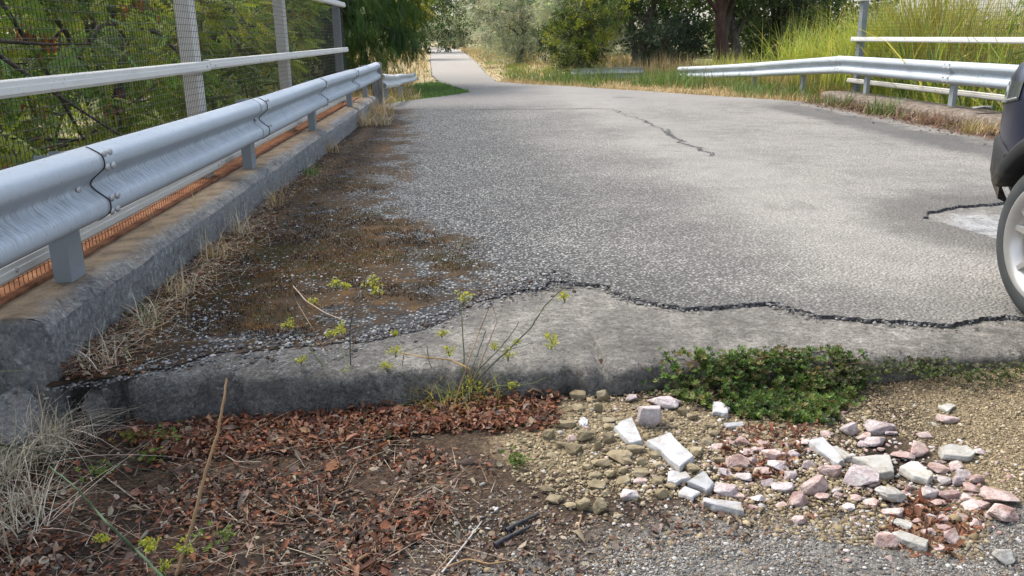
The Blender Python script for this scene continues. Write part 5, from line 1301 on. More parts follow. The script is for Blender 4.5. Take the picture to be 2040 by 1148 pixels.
def rubble():
    S = slab
    S([(1289, 876), (1335, 860), (1351, 879), (1382, 907), (1354, 928)], 0.030, 'largest white marble slab, wedge-shaped, in the middle of the rubble')
    S([(1224, 849), (1240, 836), (1259, 830), (1279, 876), (1254, 880)], 0.025, 'white marble slab left of the crackled pink rock')
    S([(1370, 957), (1402, 936), (1423, 960), (1408, 976)], 0.032, 'thick tilted white marble piece with a dark lower side', tilt=0.5)
    S([(1351, 979), (1364, 967), (1396, 978), (1378, 990)], 0.012, 'thin white marble shard just below the thick tilted piece')
    S([(1331, 937), (1367, 938), (1377, 949), (1346, 960), (1331, 956)], 0.02, 'small white marble offcut under the largest slab')
    S([(1400, 989), (1477, 999), (1483, 1016), (1462, 1012), (1405, 998)], 0.030, 'long narrow white marble slab at the lower edge of the rubble')
    S([(1420, 799), (1440, 801), (1455, 811), (1450, 821), (1420, 820)], 0.025, 'white marble corner poking out beneath the green mat plant')
    S([(1610, 876), (1640, 868), (1682, 916), (1670, 921), (1650, 909)], 0.025, 'long white marble strip lying slanted in the middle right of the rubble')
    S([(1650, 888), (1668, 886), (1698, 908), (1684, 913)], 0.020, 'narrow grey-white strip touching the long slanted white strip', 'greywhite')
    S([(1697, 909), (1773, 904), (1782, 939), (1753, 941), (1725, 922)], 0.035, 'broad grey-white marble block right of the long slanted strip', 'greywhite')
    S([(1792, 928), (1810, 919), (1830, 918), (1860, 944), (1850, 953), (1823, 946)], 0.03, 'white marble piece right of the broad grey-white block', 'greywhite')
    S([(1870, 889), (1895, 883), (1927, 886), (1945, 899), (1933, 909), (1880, 903)], 0.025, 'pale marble piece furthest to the upper right of the rubble', 'greywhite')
    S([(1777, 1058), (1793, 1053), (1850, 1074), (1846, 1087), (1800, 1074)], 0.03, 'white marble bar lying in the red leaf patch', 'greywhite')
    S([(1063, 826), (1078, 817), (1091, 822), (1091, 830), (1076, 835), (1065, 833)], 0.012, 'lone flat white pebble left of the tan rocks', cat='pebble')
    S([(1153, 838), (1161, 829), (1171, 834), (1171, 842), (1162, 848), (1155, 845)], 0.012, 'round white disc stone among the upper tan rocks', cat='pebble')
    S([(1640, 830), (1660, 826), (1665, 833), (1650, 841)], 0.015, 'small bluish white chip at the lower right of the mat plant')
    S([(1868, 806), (1895, 802), (1906, 808), (1888, 818)], 0.015, 'blue-grey flat stone far right behind the rubble', 'greywhite')
    S([(1442, 842), (1480, 839), (1482, 846), (1450, 850)], 0.012, 'thin white flake under the lower edge of the mat plant')
    r = rock
    pg = 'pink and mauve marble rubble'
    P = [('mauve', 1293, 833, 52, 56, 'crackled pale pink rock right of the upper white slab'), ('mauve', 1312, 801, 82, 30, 'long pinkish marble lump above the crackled rock'),
         ('mauve', 1443, 973, 46, 36, 'pale pink rock right of the tilted white piece'), ('pink', 1622, 968, 66, 52, 'large three-cornered pink rock in the centre of the pink rubble'),
         ('mauve', 1713, 946, 74, 50, 'large white and mauve rock below the broad grey block'), ('mauve', 1690, 853, 36, 42, 'upright mauve rock on the sand right of the mat plant'),
         ('mauve', 1753, 849, 62, 30, 'flat purple rock alone on the sand'), ('pink', 1470, 916, 50, 36, 'mottled pink rock right of the largest slab'),
         ('pink', 1540, 903, 52, 32, 'broad pink rock below the mat plant'), ('pink', 1655, 936, 46, 36, 'brick-shaped pink piece below the slanted white strip'),
         ('pink', 1797, 906, 46, 26, 'reddish pink rock above the white right-hand piece'), ('pink', 1825, 893, 46, 36, 'tall pink rock leaning at the back right of the rubble'),
         ('greywhite', 1770, 988, 62, 50, 'big square grey-white block at the lower right'), ('pink', 1815, 972, 30, 28, 'small pink cube right of the square grey block'),
         ('mauve', 1850, 982, 40, 34, 'dark-sided slanted rock above the red leaf patch'), ('pink', 1890, 983, 42, 30, 'blunt pink rock right of the dark-sided one'),
         ('pink', 1988, 986, 64, 38, 'upper of the two big pink rocks stacked at far right'), ('pink', 1993, 1020, 62, 46, 'lower of the two big pink rocks stacked at far right'),
         ('pink', 1763, 1073, 52, 40, 'pink rock at the left edge of the red leaf patch'), ('greywhite', 1797, 1044, 42, 28, 'pale rock lying above the white marble bar'),
         ('pink', 1850, 1059, 32, 30, 'cube-like pink rock inside the leaf patch'), ('pink', 1897, 1073, 34, 36, 'pink rock at the right edge of the leaf patch'),
         ('pink', 1590, 1033, 32, 26, 'single pink rock below the centre of the rubble'), ('greywhite', 1997, 1106, 44, 40, 'lone white rock in the bottom right corner'),
         ('mauve', 1560, 969, 50, 22, 'flat mauve rock left of the large three-cornered one'), ('pink', 1593, 996, 42, 36, 'pink rock under the large three-cornered one'),
         ('pink', 1780, 1019, 44, 26, 'pinkish rock under the square grey block'), ('mauve', 1255, 985, 38, 32, 'dark-edged white rock at the lower left of the rubble'),
         ('mauve', 1548, 927, 46, 22, 'flat pale rock under the broad pink rock'), ('pink', 1868, 931, 42, 22, 'flat pink rock below the far right marble piece')]
    for k, x, y, w, h, lab in P: r(k, x, y, w, h, lab, pg, n=16)
    for x, y, w, h in [(1853, 1033, 22, 22), (1877, 1034, 24, 24), (1880, 1053, 28, 22), (1937, 969, 34, 24), (1943, 953, 30, 24), (1907, 958, 28, 26), (1580, 901, 28, 20), (1650, 862, 30, 18), (1887, 833, 46, 24), (1505, 893, 30, 22), (1497, 917, 26, 20), (1518, 938, 34, 16), (1700, 955, 30, 20), (1925, 990, 30, 22), (1950, 900, 30, 12), (1275, 958, 30, 14), (1520, 882, 26, 18), (1478, 878, 30, 20), (1745, 880, 52, 18), (1720, 884, 24, 16), (1835, 1010, 26, 20), (1960, 985, 22, 16), (1480, 950, 34, 24), (1530, 960, 30, 20), (1610, 925, 32, 20), (1575, 945, 28, 20), (1640, 990, 30, 24), (1665, 975, 26, 20), (1700, 990, 30, 20), (1690, 1010, 26, 18), (1735, 1000, 30, 22), (1740, 965, 26, 20), (1800, 1000, 28, 20), (1830, 945, 30, 18), (1880, 955, 34, 22), (1905, 925, 36, 20), (1920, 945, 30, 22), (1955, 1005, 30, 22), (1915, 1030, 26, 20), (1940, 1040, 28, 20), (1830, 1040, 24, 20), (1810, 1075, 26, 20), (1870, 1090, 28, 22), (1445, 940, 30, 20), (1490, 900, 28, 18), (1430, 890, 26, 18), (1500, 1010, 24, 14), (1555, 1005, 24, 16), (1720, 868, 34, 18), (1775, 862, 28, 14), (1840, 865, 34, 14), (1600, 880, 26, 18), (1565, 885, 26, 16), (1470, 985, 30, 18), (1510, 992, 32, 18), (1258, 794, 24, 22), (1165, 853, 18, 14), (1139, 873, 20, 18), (1870, 1000, 30, 18), (1627, 1030, 16, 16), (1935, 1004, 36, 18)]:
        r('pink' if (x + y) % 3 else 'mauve', x, y, w, h, 'small angular pink marble lump in the scattered rubble', 'small pink marble lumps')
    T = [(1122, 848, 50, 22, 'flat oval tan rock at the upper left of the heap'), (1092, 866, 28, 26, 'square tan rock on the left rim of the heap'), (1163, 864, 40, 36, 'blocky tan rock below the white disc stone'),
         (1143, 894, 38, 30, 'tan rock sunk in the sand left of centre'), (1233, 906, 52, 34, 'largest tan rock, beside the wedge-shaped slab'), (1198, 918, 40, 28, 'smooth dark tan rock left of the largest tan rock'),
         (1268, 893, 42, 30, 'tan rock below the upper white slab'), (1202, 788, 30, 34, 'pointed tan rock close under the deck edge'), (1150, 786, 34, 24, 'greenish tan rock at the back left under the deck edge'),
         (1277, 941, 38, 26, 'tan rock left of the small white offcut'), (1103, 993, 34, 22, 'grey-tan block at the lower left rim'), (1195, 1006, 36, 38, 'tall tan rock at the bottom of the heap'),
         (1163, 1004, 30, 32, 'tan rock touching the left of the tall bottom one'), (1380, 788, 44, 22, 'tan rock at the left foot of the mat plant'), (1375, 930, 36, 24, 'round tan rock above the tilted white piece'), (1318, 981, 28, 30, 'upright olive-tan rock at the lower middle')]
    for x, y, w, h, lab in T: r('tan', x, y, w, h, lab, 'tan limestone heap', n=20)
    for x, y, w, h in [(1188, 889, 24, 28), (1213, 873, 28, 26), (1190, 813, 24, 26), (1213, 836, 26, 18), (1277, 919, 20, 26), (1187, 963, 38, 20), (1310, 956, 26, 22), (1337, 969, 26, 18), (1138, 1003, 32, 20), (1088, 973, 34, 16), (1063, 986, 18, 14), (1359, 820, 24, 22), (1379, 829, 24, 20), (1389, 898, 32, 24), (1335, 786, 26, 18), (1152, 811, 28, 20), (1215, 850, 28, 20), (1242, 936, 22, 18), (1220, 944, 26, 22), (1186, 945, 28, 18), (1250, 918, 24, 18), (1305, 905, 24, 20), (1170, 930, 24, 20), (1207, 897, 18, 16), (1340, 905, 26, 18), (1408, 880, 24, 20), (1423, 862, 26, 18), (1432, 915, 26, 22), (1183, 770, 22, 18), (1100, 905, 22, 14), (1410, 845, 26, 16), (1240, 955, 30, 20), (1208, 980, 22, 16), (1310, 925, 22, 16), (1118, 885, 26, 20)]:
        r('tan', x, y, w, h, 'small rounded tan limestone in the heap', 'small tan limestones', n=20)
    import re as _re
    heroes = {}
    for o in COL.objects:
        if o.get('group') in ('white marble offcuts', pg, 'tan limestone heap'):
            h = _re.split(r' (?:right|left|below|above|at|in|under|on|of|beside|just|lying|poking|touching|close|with|beneath|among|between|alone|leaning|inside|sunk|furthest)\b|,', o['label'])[0]
            heroes.setdefault(h, []).append(o)
    heroes = {h: v[0] for h, v in heroes.items() if len(v) == 1}
    taken = {}
    for o in COL.objects:
        if o.get('group') in ('small tan limestones', 'small pink marble lumps'):
            kind = 'small rounded tan stone' if 'tan' in o['group'] else 'small angular pink lump'
            for h, q in sorted(heroes.items(), key=lambda t: (t[1].location - o.location).length)[:7]:
                d = o.location - q.location
                w = ('right of' if d.x > 0 else 'left of') if abs(d.x) > abs(d.y) * 1.2 else ('behind' if d.y > 0 else 'in front of')
                lab = f'{kind} {w} the {h}'
                if lab not in taken and len(lab.split()) <= 16: taken[lab] = 1; o['label'] = lab; break
    # chips, still countable near the camera
    rng = np.random.default_rng(401)
    meshes = {k: [rock_mesh(900 + i + j * 20, 1.0, 0.8, 0.55, 11) for i in range(5)] for j, k in enumerate(('pink', 'tan', 'greywhite'))}
    for k, ms in meshes.items():
        for m_ in ms: m_.materials.append(M[k])
    def chips(k, n, cx, cy, sx, sy, lab, grp, smin, smax):
        for _ in range(n):
            px, py = rng.normal(cx, sx), rng.normal(cy, sy)
            if py < 768 or px > 2035: continue
            p = on_ground(px, py); s = rng.uniform(smin, smax) * mpp(p)
            o = link_mesh('stone_chip', meshes[k][rng.integers(0, 5)]); o.location = (p[0], p[1], p[2] - 0.08 * s)
            o.scale = (s, s * rng.uniform(0.7, 1.1), s * rng.uniform(0.7, 1.1)); o.rotation_euler = (rng.uniform(-.3, .3), rng.uniform(-.3, .3), rng.uniform(0, 6.28))
            tag(o, lab, 'stone', grp)
    chips('pink', 62, 1590, 930, 140, 48, 'small pink stone chip scattered among the marble rubble', 'pink stone chips', 9, 17)
    chips('pink', 45, 1850, 985, 85, 52, 'small pink stone chip scattered among the marble rubble', 'pink stone chips', 9, 18)
    chips('tan', 75, 1230, 890, 90, 66, 'small tan stone chip between the limestones', 'tan stone chips', 8, 16)
    chips('tan', 35, 1440, 880, 100, 60, 'small tan stone chip between the limestones', 'tan stone chips', 8, 16)
    chips('greywhite', 70, 1480, 915, 240, 75, 'small whitish stone chip strewn over the heap', 'white stone chips', 6, 13)
rubble()

def px_cloud(rng, poly, n):
    P = np.array(poly, float); q = rng.uniform(P.min(0), P.max(0), (n * 5, 2)); q = q[in_poly(q[:, 0], q[:, 1], poly)][:n]
    z = np.full(len(q), -0.16)
    for _ in range(3):
        d = AF[None] + AR[None] * ((q[:, 0] - W_PX / 2) / F_PX)[:, None] - AU[None] * ((q[:, 1] - H_PX / 2) / F_PX)[:, None]
        w = np.array([0, 0, CAM_H]) + d * ((z - CAM_H) / d[:, 2])[:, None]; z = gz(w[:, 0], w[:, 1])
    return np.c_[w[:, :2], z], q

def gravel():
    rng = np.random.default_rng(411)
    def g(name, lab, poly, n, rr, cols, mask=None):
        w, q = px_cloud(rng, poly, n)
        w = w[(w[:, 1] < 3.17) | (w[:, 0] > 2.4)]
        if mask is not None: w = w[rng.uniform(size=len(w)) < mask(w)]
        o = pebbles(name, w[:, :2], w[:, 2], rr[0] + rng.gamma(1.6, rr[1], len(w)), cols)
        tag(o, lab, 'gravel', kind='stuff')
    tanc = [(0.28, 0.225, 0.135), (0.21, 0.165, 0.10), (0.36, 0.305, 0.205), (0.15, 0.12, 0.08)]
    grey = [(0.20, 0.192, 0.18), (0.145, 0.14, 0.132), (0.27, 0.262, 0.245), (0.10, 0.097, 0.093), (0.36, 0.35, 0.33), (0.23, 0.195, 0.155), (0.17, 0.13, 0.095)]
    g('sandy_gravel', 'fine tan gravel spilled between the limestones', [(1010, 880), (1100, 770), (1400, 765), (1750, 780), (1700, 1000), (1100, 990), (1020, 950)], 9000, (0.0020, 0.0016), tanc)
    g('sandy_gravel', 'sandy grit on the bare ground right of the rubble', [(1680, 790), (1760, 750), (2040, 745), (2040, 1010), (1900, 900), (1700, 850)], 9000, (0.0014, 0.0011), tanc)
    g('grey_gravel', 'loose grey grit along the bottom right', [(1250, 1075), (1500, 1035), (1700, 1030), (2040, 1020), (2040, 1200), (1000, 1200)], 15000, (0.0014, 0.0011), grey, lambda w: 0.25 + 0.75 * sst(fbm(w[:, 0] * 6, w[:, 1] * 6, 44), 0.35, 0.6))
    g('mixed_gravel', 'pale grit mixed into the dark soil at the bottom', [(560, 1060), (900, 960), (1500, 1000), (1700, 1040), (1300, 1200), (500, 1200)], 4500, (0.0016, 0.0013), grey + tanc)
    g('brown_gravel', 'brown grit under the pink rubble', [(1380, 960), (1700, 940), (1980, 1000), (1960, 1120), (1650, 1080), (1400, 1030)], 6000, (0.0020, 0.0015), [(0.16, 0.12, 0.07), (0.24, 0.19, 0.11), (0.30, 0.25, 0.16), (0.12, 0.09, 0.06)])
    def cloud(name, lab, spots, cols, r0, r1):
        q = np.vstack([np.c_[rng.normal(cx, sx, m), rng.normal(cy, sy, m)] for m, cx, cy, sx, sy in spots]); q = q[(q[:, 1] > 768) & (q[:, 0] < 2060)]
        z = np.full(len(q), -0.15)
        for _ in range(3):
            d = AF[None] + AR[None] * ((q[:, 0] - W_PX / 2) / F_PX)[:, None] - AU[None] * ((q[:, 1] - H_PX / 2) / F_PX)[:, None]
            w = np.array([0, 0, CAM_H]) + d * ((z - CAM_H) / d[:, 2])[:, None]; z = gz(w[:, 0], w[:, 1])
        o = pebbles(name, w[:, :2], z, rng.uniform(r0, r1, len(w)), cols, sink=0.1); tag(o, lab, 'rubble', kind='stuff')
    cloud('rubble_chips', 'fine pink and whitish marble crumbs between the rubble', [(420, 1590, 935, 150, 50), (300, 1850, 985, 85, 52), (150, 1350, 900, 120, 60)], [(0.40, 0.28, 0.26), (0.48, 0.40, 0.38), (0.42, 0.41, 0.38), (0.30, 0.19, 0.17), (0.48, 0.47, 0.45)], 0.005, 0.011)
    cloud('rubble_chips', 'fine tan crumbs between the limestones', [(420, 1225, 890, 95, 68), (220, 1440, 870, 110, 60)], [(0.25, 0.205, 0.125), (0.18, 0.145, 0.085), (0.31, 0.265, 0.18)], 0.005, 0.012)
    # white chips lying on the mossy asphalt
    n = 3800; x = -1.45 + rng.gamma(1.6, 0.42, n); y = 3.35 + rng.gamma(1.4, 1.0, n)
    k = (x < 0.5) & (y < 9) & (y > 3.55 + 0.5 * sst(x, -0.4, 0.3)) & (rng.uniform(size=n) < sst(fbm(x * 3.2, y * 2.2, 97), 0.46, 0.66)); x, y = x[k], y[k]
    o = pebbles('loose_chips', np.c_[x, y], np.full(len(x), 0.0), 0.0022 + rng.gamma(1.5, 0.0017, len(x)), [(0.34, 0.36, 0.37), (0.22, 0.24, 0.25), (0.45, 0.46, 0.46), (0.14, 0.14, 0.15)])
    tag(o, 'loose pale stone chips lying on the mossy left of the road', 'gravel', kind='stuff')
gravel()

# ------------------------------------------------------------------ leaf litter, straw, twigs
T_DEAD = (np.array([[0, 0, 0], [-0.20, 0.25, 0.10], [-0.23, 0.6, 0.16], [0, 1.0, 0.05], [0.23, 0.6, 0.14], [0.20, 0.25, 0.08], [0, 0.3, 0.0], [0, 0.65, 0.02]]), np.array([[0, 6, 2, 1], [6, 7, 3, 2], [0, 5, 4, 6], [6, 4, 3, 7]]))
T_DEAD2 = (T_DEAD[0] * [0.62, 1.0, 1.0] + np.c_[np.zeros(8), np.zeros(8), 0.22 * np.sin(T_DEAD[0][:, 1] * 3.1)] + np.c_[0.18 * np.sin(T_DEAD[0][:, 1] * 2.6), np.zeros(8), np.zeros(8)], T_DEAD[1])
T_DEAD3 = (np.array([[0, 0, 0], [-0.36, 0.12, 0.05], [-0.42, 0.55, 0.18], [-0.10, 0.82, 0.02], [0.38, 0.66, 0.12], [0.30, 0.20, 0.10], [0.02, 0.25, 0.0], [0.0, 0.6, -0.03]]), T_DEAD[1])
D_RED = [(0.18, 0.066, 0.036), (0.22, 0.09, 0.05), (0.12, 0.043, 0.026), (0.27, 0.14, 0.085), (0.085, 0.036, 0.026), (0.19, 0.095, 0.062)]
D_GREY = [(0.165, 0.11, 0.082), (0.23, 0.16, 0.118), (0.115, 0.072, 0.054), (0.31, 0.24, 0.18), (0.18, 0.085, 0.05), (0.07, 0.045, 0.036)]
def litter():
    rng = np.random.default_rng(421)
    def lay(name, lab, poly, n, size, cols, thick, mask=None, flat=0.35):
        w, q = px_cloud(rng, poly, n)
        w = w[(w[:, 1] < 3.19) & (w[:, 0] > -2.3)]
        if mask is not None: w = w[rng.uniform(size=len(w)) < mask(w)]
        m = len(w); a = rng.uniform(0, 2 * math.pi, m); d = np.c_[np.cos(a), np.sin(a), rng.normal(0, flat, m)]
        w[:, 2] += rng.uniform(0.001, 1, m) ** 1.5 * thick
        sel = rng.integers(0, 3, m); rl = rng.normal(0, 0.6, m) + math.pi * (rng.uniform(size=m) < 0.4); szs = np.exp(rng.normal(-0.05, 0.38, m)) * size; cl = palette(m, cols, rng, 0.35) * [0.92, 1.0, 1.05]
        bag = Bag()
        for k_, t_ in enumerate((T_DEAD, T_DEAD2, T_DEAD3)):
            q_ = sel == k_; bag.add(*scatter(t_, w[q_], d[q_], rl[q_], szs[q_] * (1.0, 1.25, 0.8)[k_], cl[q_]))
        V, Fq, C = np.vstack(bag.V), np.vstack(bag.F), np.vstack(bag.C)
        V[:, 2] = np.maximum(V[:, 2], gz(V[:, 0], V[:, 1]) + 0.001)
        o = fast(name, V, Fq, M['deadleaf'], None, C)
        tag(o, lab, 'leaf litter', kind='stuff')
    nz = lambda w, a, b, f=5.0: sst(fbm(w[:, 0] * f, w[:, 1] * f, 33), a, b)
    lay('leaf_litter', 'thick drift of red-brown fallen leaves against the deck front', [(250, 840), (380, 790), (640, 800), (860, 770), (1120, 765), (1110, 850), (1030, 920), (800, 940), (560, 930), (300, 930)], 15000, 0.023, D_RED + D_RED[:4] + [(0.27, 0.10, 0.045)] + D_GREY[:2], 0.038, lambda w: sst(0.55 * fbm(w[:, 0] * 5, w[:, 1] * 5, 35) + 1.1 * sst(w[:, 1], 2.78, 3.02) * sst(0.55 - w[:, 0], 0.0, 0.35), 0.35, 0.85))
    lay('leaf_litter', 'brown fallen leaves strewn over the left foreground soil', [(-60, 880), (150, 830), (380, 850), (800, 880), (1000, 930), (900, 1020), (700, 1200), (-60, 1200)], 18000, 0.022, D_GREY + D_RED[:5] + [(0.24, 0.09, 0.045)] + [(0.05, 0.032, 0.026), (0.07, 0.05, 0.04)], 0.020, lambda w: 0.12 + 0.9 * nz(w, 0.40, 0.58, 3.5))
    lay('leaf_litter', 'sparse dead leaf scraps on the dark soil at the bottom', [(600, 900), (1020, 880), (1100, 1000), (1500, 1010), (1700, 1060), (1350, 1090), (1100, 1200), (500, 1200)], 3600, 0.019, D_GREY, 0.008, lambda w: 0.2 + 0.8 * nz(w, 0.4, 0.6))
    lay('leaf_litter', 'red-brown leaf patch around the lower right rocks', [(1790, 1000), (1880, 990), (1960, 1030), (1900, 1110), (1800, 1110), (1760, 1060)], 1000, 0.022, [(0.17, 0.062, 0.032), (0.22, 0.10, 0.055), (0.11, 0.042, 0.026), (0.27, 0.15, 0.09)], 0.012, lambda w: 0.2 + 0.8 * nz(w, 0.4, 0.58, 9.0))
    lay('leaf_litter', 'reddish leaf scraps lodged among the pink rubble', [(1430, 860), (1500, 850), (1640, 845), (1600, 880), (1560, 960), (1430, 960)], 600, 0.020, D_RED, 0.012)
    # debris banked against the left kerb
    n = 6000; y = 3.12 + rng.gamma(1.3, 1.35, n); k = y < 15; y = y[k]; n = len(y)
    off = rng.gamma(1.2, 0.062, n) * (1.15 - 0.03 * y); x = -1.585 + off; z = np.maximum(0.002, 0.06 * (1 - off / 0.22)) * rng.uniform(0.1, 1, n)
    a = rng.uniform(0, 6.28, n); d = np.c_[np.cos(a), np.sin(a), rng.normal(0, 0.4, n)]
    V, Fq, C = scatter(T_DEAD, np.c_[x, y, z], d, rng.normal(0, 0.8, n), rng.uniform(0.012, 0.030, n), palette(n, D_GREY + D_RED[:3] + [(0.06, 0.035, 0.03), (0.36, 0.30, 0.23)], rng, 0.3))
    V[:, 2] = np.maximum(V[:, 2], 0.003)
    tag(fast('leaf_litter', V, Fq, M['deadleaf'], None, C), 'dead leaves banked along the foot of the left kerb', 'leaf litter', kind='stuff')
    n = 3000; y = rng.uniform(6, 15.5, n); off = rng.gamma(1.3, 0.13, n); x = 6.60 - off; z = np.maximum(0.002, 0.06 * (1 - off / 0.3)) * rng.uniform(0.1, 1, n)
    a = rng.uniform(0, 6.28, n); d = np.c_[np.cos(a), np.sin(a), rng.normal(0, 0.4, n)]
    V, Fq, C = scatter(T_DEAD, np.c_[x, y, z], d, rng.normal(0, 0.8, n), rng.uniform(0.03, 0.06, n), palette(n, D_GREY + D_RED[:3], rng, 0.3))
    V[:, 2] = np.maximum(V[:, 2], 0.003)
    tag(fast('leaf_litter', V, Fq, M['deadleaf'], None, C), 'brown leaf debris along the foot of the right kerb', 'leaf litter', kind='stuff')
    # straw strewn flat over the soil and along the kerb
    w, q = px_cloud(rng, [(-60, 850), (250, 830), (800, 870), (1000, 960), (900, 1200), (-60, 1200)], 620)
    w = w[w[:, 1] < 3.15]; m = len(w); w[:, 2] += rng.uniform(0.004, 0.03, m)
    V, Fq, C = blades(rng, w, rng.gamma(2.5, 0.030, m) + 0.03, rng.uniform(0.0015, 0.0035, m), rng.uniform(0.9, 1.2, m), rng.normal(0, 0.8, m), [(0.34, 0.29, 0.23), (0.25, 0.20, 0.15)] + D_GREY[:3], 4)
    base = np.repeat(w[:, 2], 10); V[:, 2] = base + (V[:, 2] - base) * 0.16 + 0.003
    tag(fast('straw', V, Fq, M['straw'], None, C), 'bleached straw and stem bits strewn over the left foreground', 'straw', kind='stuff')
    n = 1700; y = 3.12 + rng.gamma(1.4, 1.6, n); off = rng.gamma(1.4, 0.075, n); w = np.c_[-1.58 + off, y, 0.02 + 0.05 * rng.uniform(0, 1, n) * np.exp(-off * 6)]
    V, Fq, C = blades(rng, w, rng.gamma(2.5, 0.035, n) + 0.03, rng.uniform(0.0015, 0.003, n), rng.uniform(0.8, 1.2, n), rng.normal(0, 0.4, n), G_PALE + G_DRY[:2], 4)
    base = np.repeat(w[:, 2], 10); V[:, 2] = np.maximum(0.004, base + (V[:, 2] - base) * 0.2)
    tag(fast('straw', V, Fq, M['straw'], None, C), 'thin dry stems tangled along the foot of the left kerb', 'straw', kind='stuff')
litter()

def moss():
    rng = np.random.default_rng(431); n = 60000
    y = 3.2 + rng.gamma(1.5, 1.5, n); x = rng.uniform(-1.5, 0.35, n)
    bulge = sst(y, 3.4, 4.4) * (1 - sst(y, 4.9, 6.6)); mx = bulge * 0.68 - (x + 0.63)
    pr = sst(mx * 0.55 + (fbm(x * 2.6, y * 2.6, 61, 5) - 0.5) * 2.6 + (fbm(x * 9, y * 9, 63, 3) - 0.5) * 1.2, 0.05, 0.45) * sst(mx, -0.2, 0.15)
    fe = np.interp(x, [-1.5, -1.05, -0.43, 0.02, 0.45], [3.2, 3.45, 3.52, 4.05, 4.36])
    k = (rng.uniform(size=n) < pr) & (y > fe) & (y < 11); x, y = x[k], y[k]; n = len(x)
    t = fbm(x * 5, y * 5, 67, 4); C = [(0.020, 0.014, 0.008), (0.036, 0.022, 0.009), (0.115, 0.060, 0.012), (0.075, 0.066, 0.016)]
    V, Fq, Cc = blades(rng, np.c_[x, y, np.full(n, 0.001)], rng.uniform(0.004, 0.012, n) * (0.8 + 0.12 * y), rng.uniform(0.002, 0.005, n) * (0.7 + 0.15 * y), rng.normal(0, 0.6, n), rng.uniform(0, 0.6, n), C, 1)
    idx = np.clip(((t - 0.32) / 0.36 * 4).astype(int), 0, 3); base = np.array(C)[idx] * rng.uniform(0.7, 1.35, (n, 1))
    tag(fast('moss', V, Fq, M['straw'], None, np.repeat(base, 4, 0)), 'brown and olive moss cushions spreading over the left of the road', 'moss', kind='stuff')
moss()

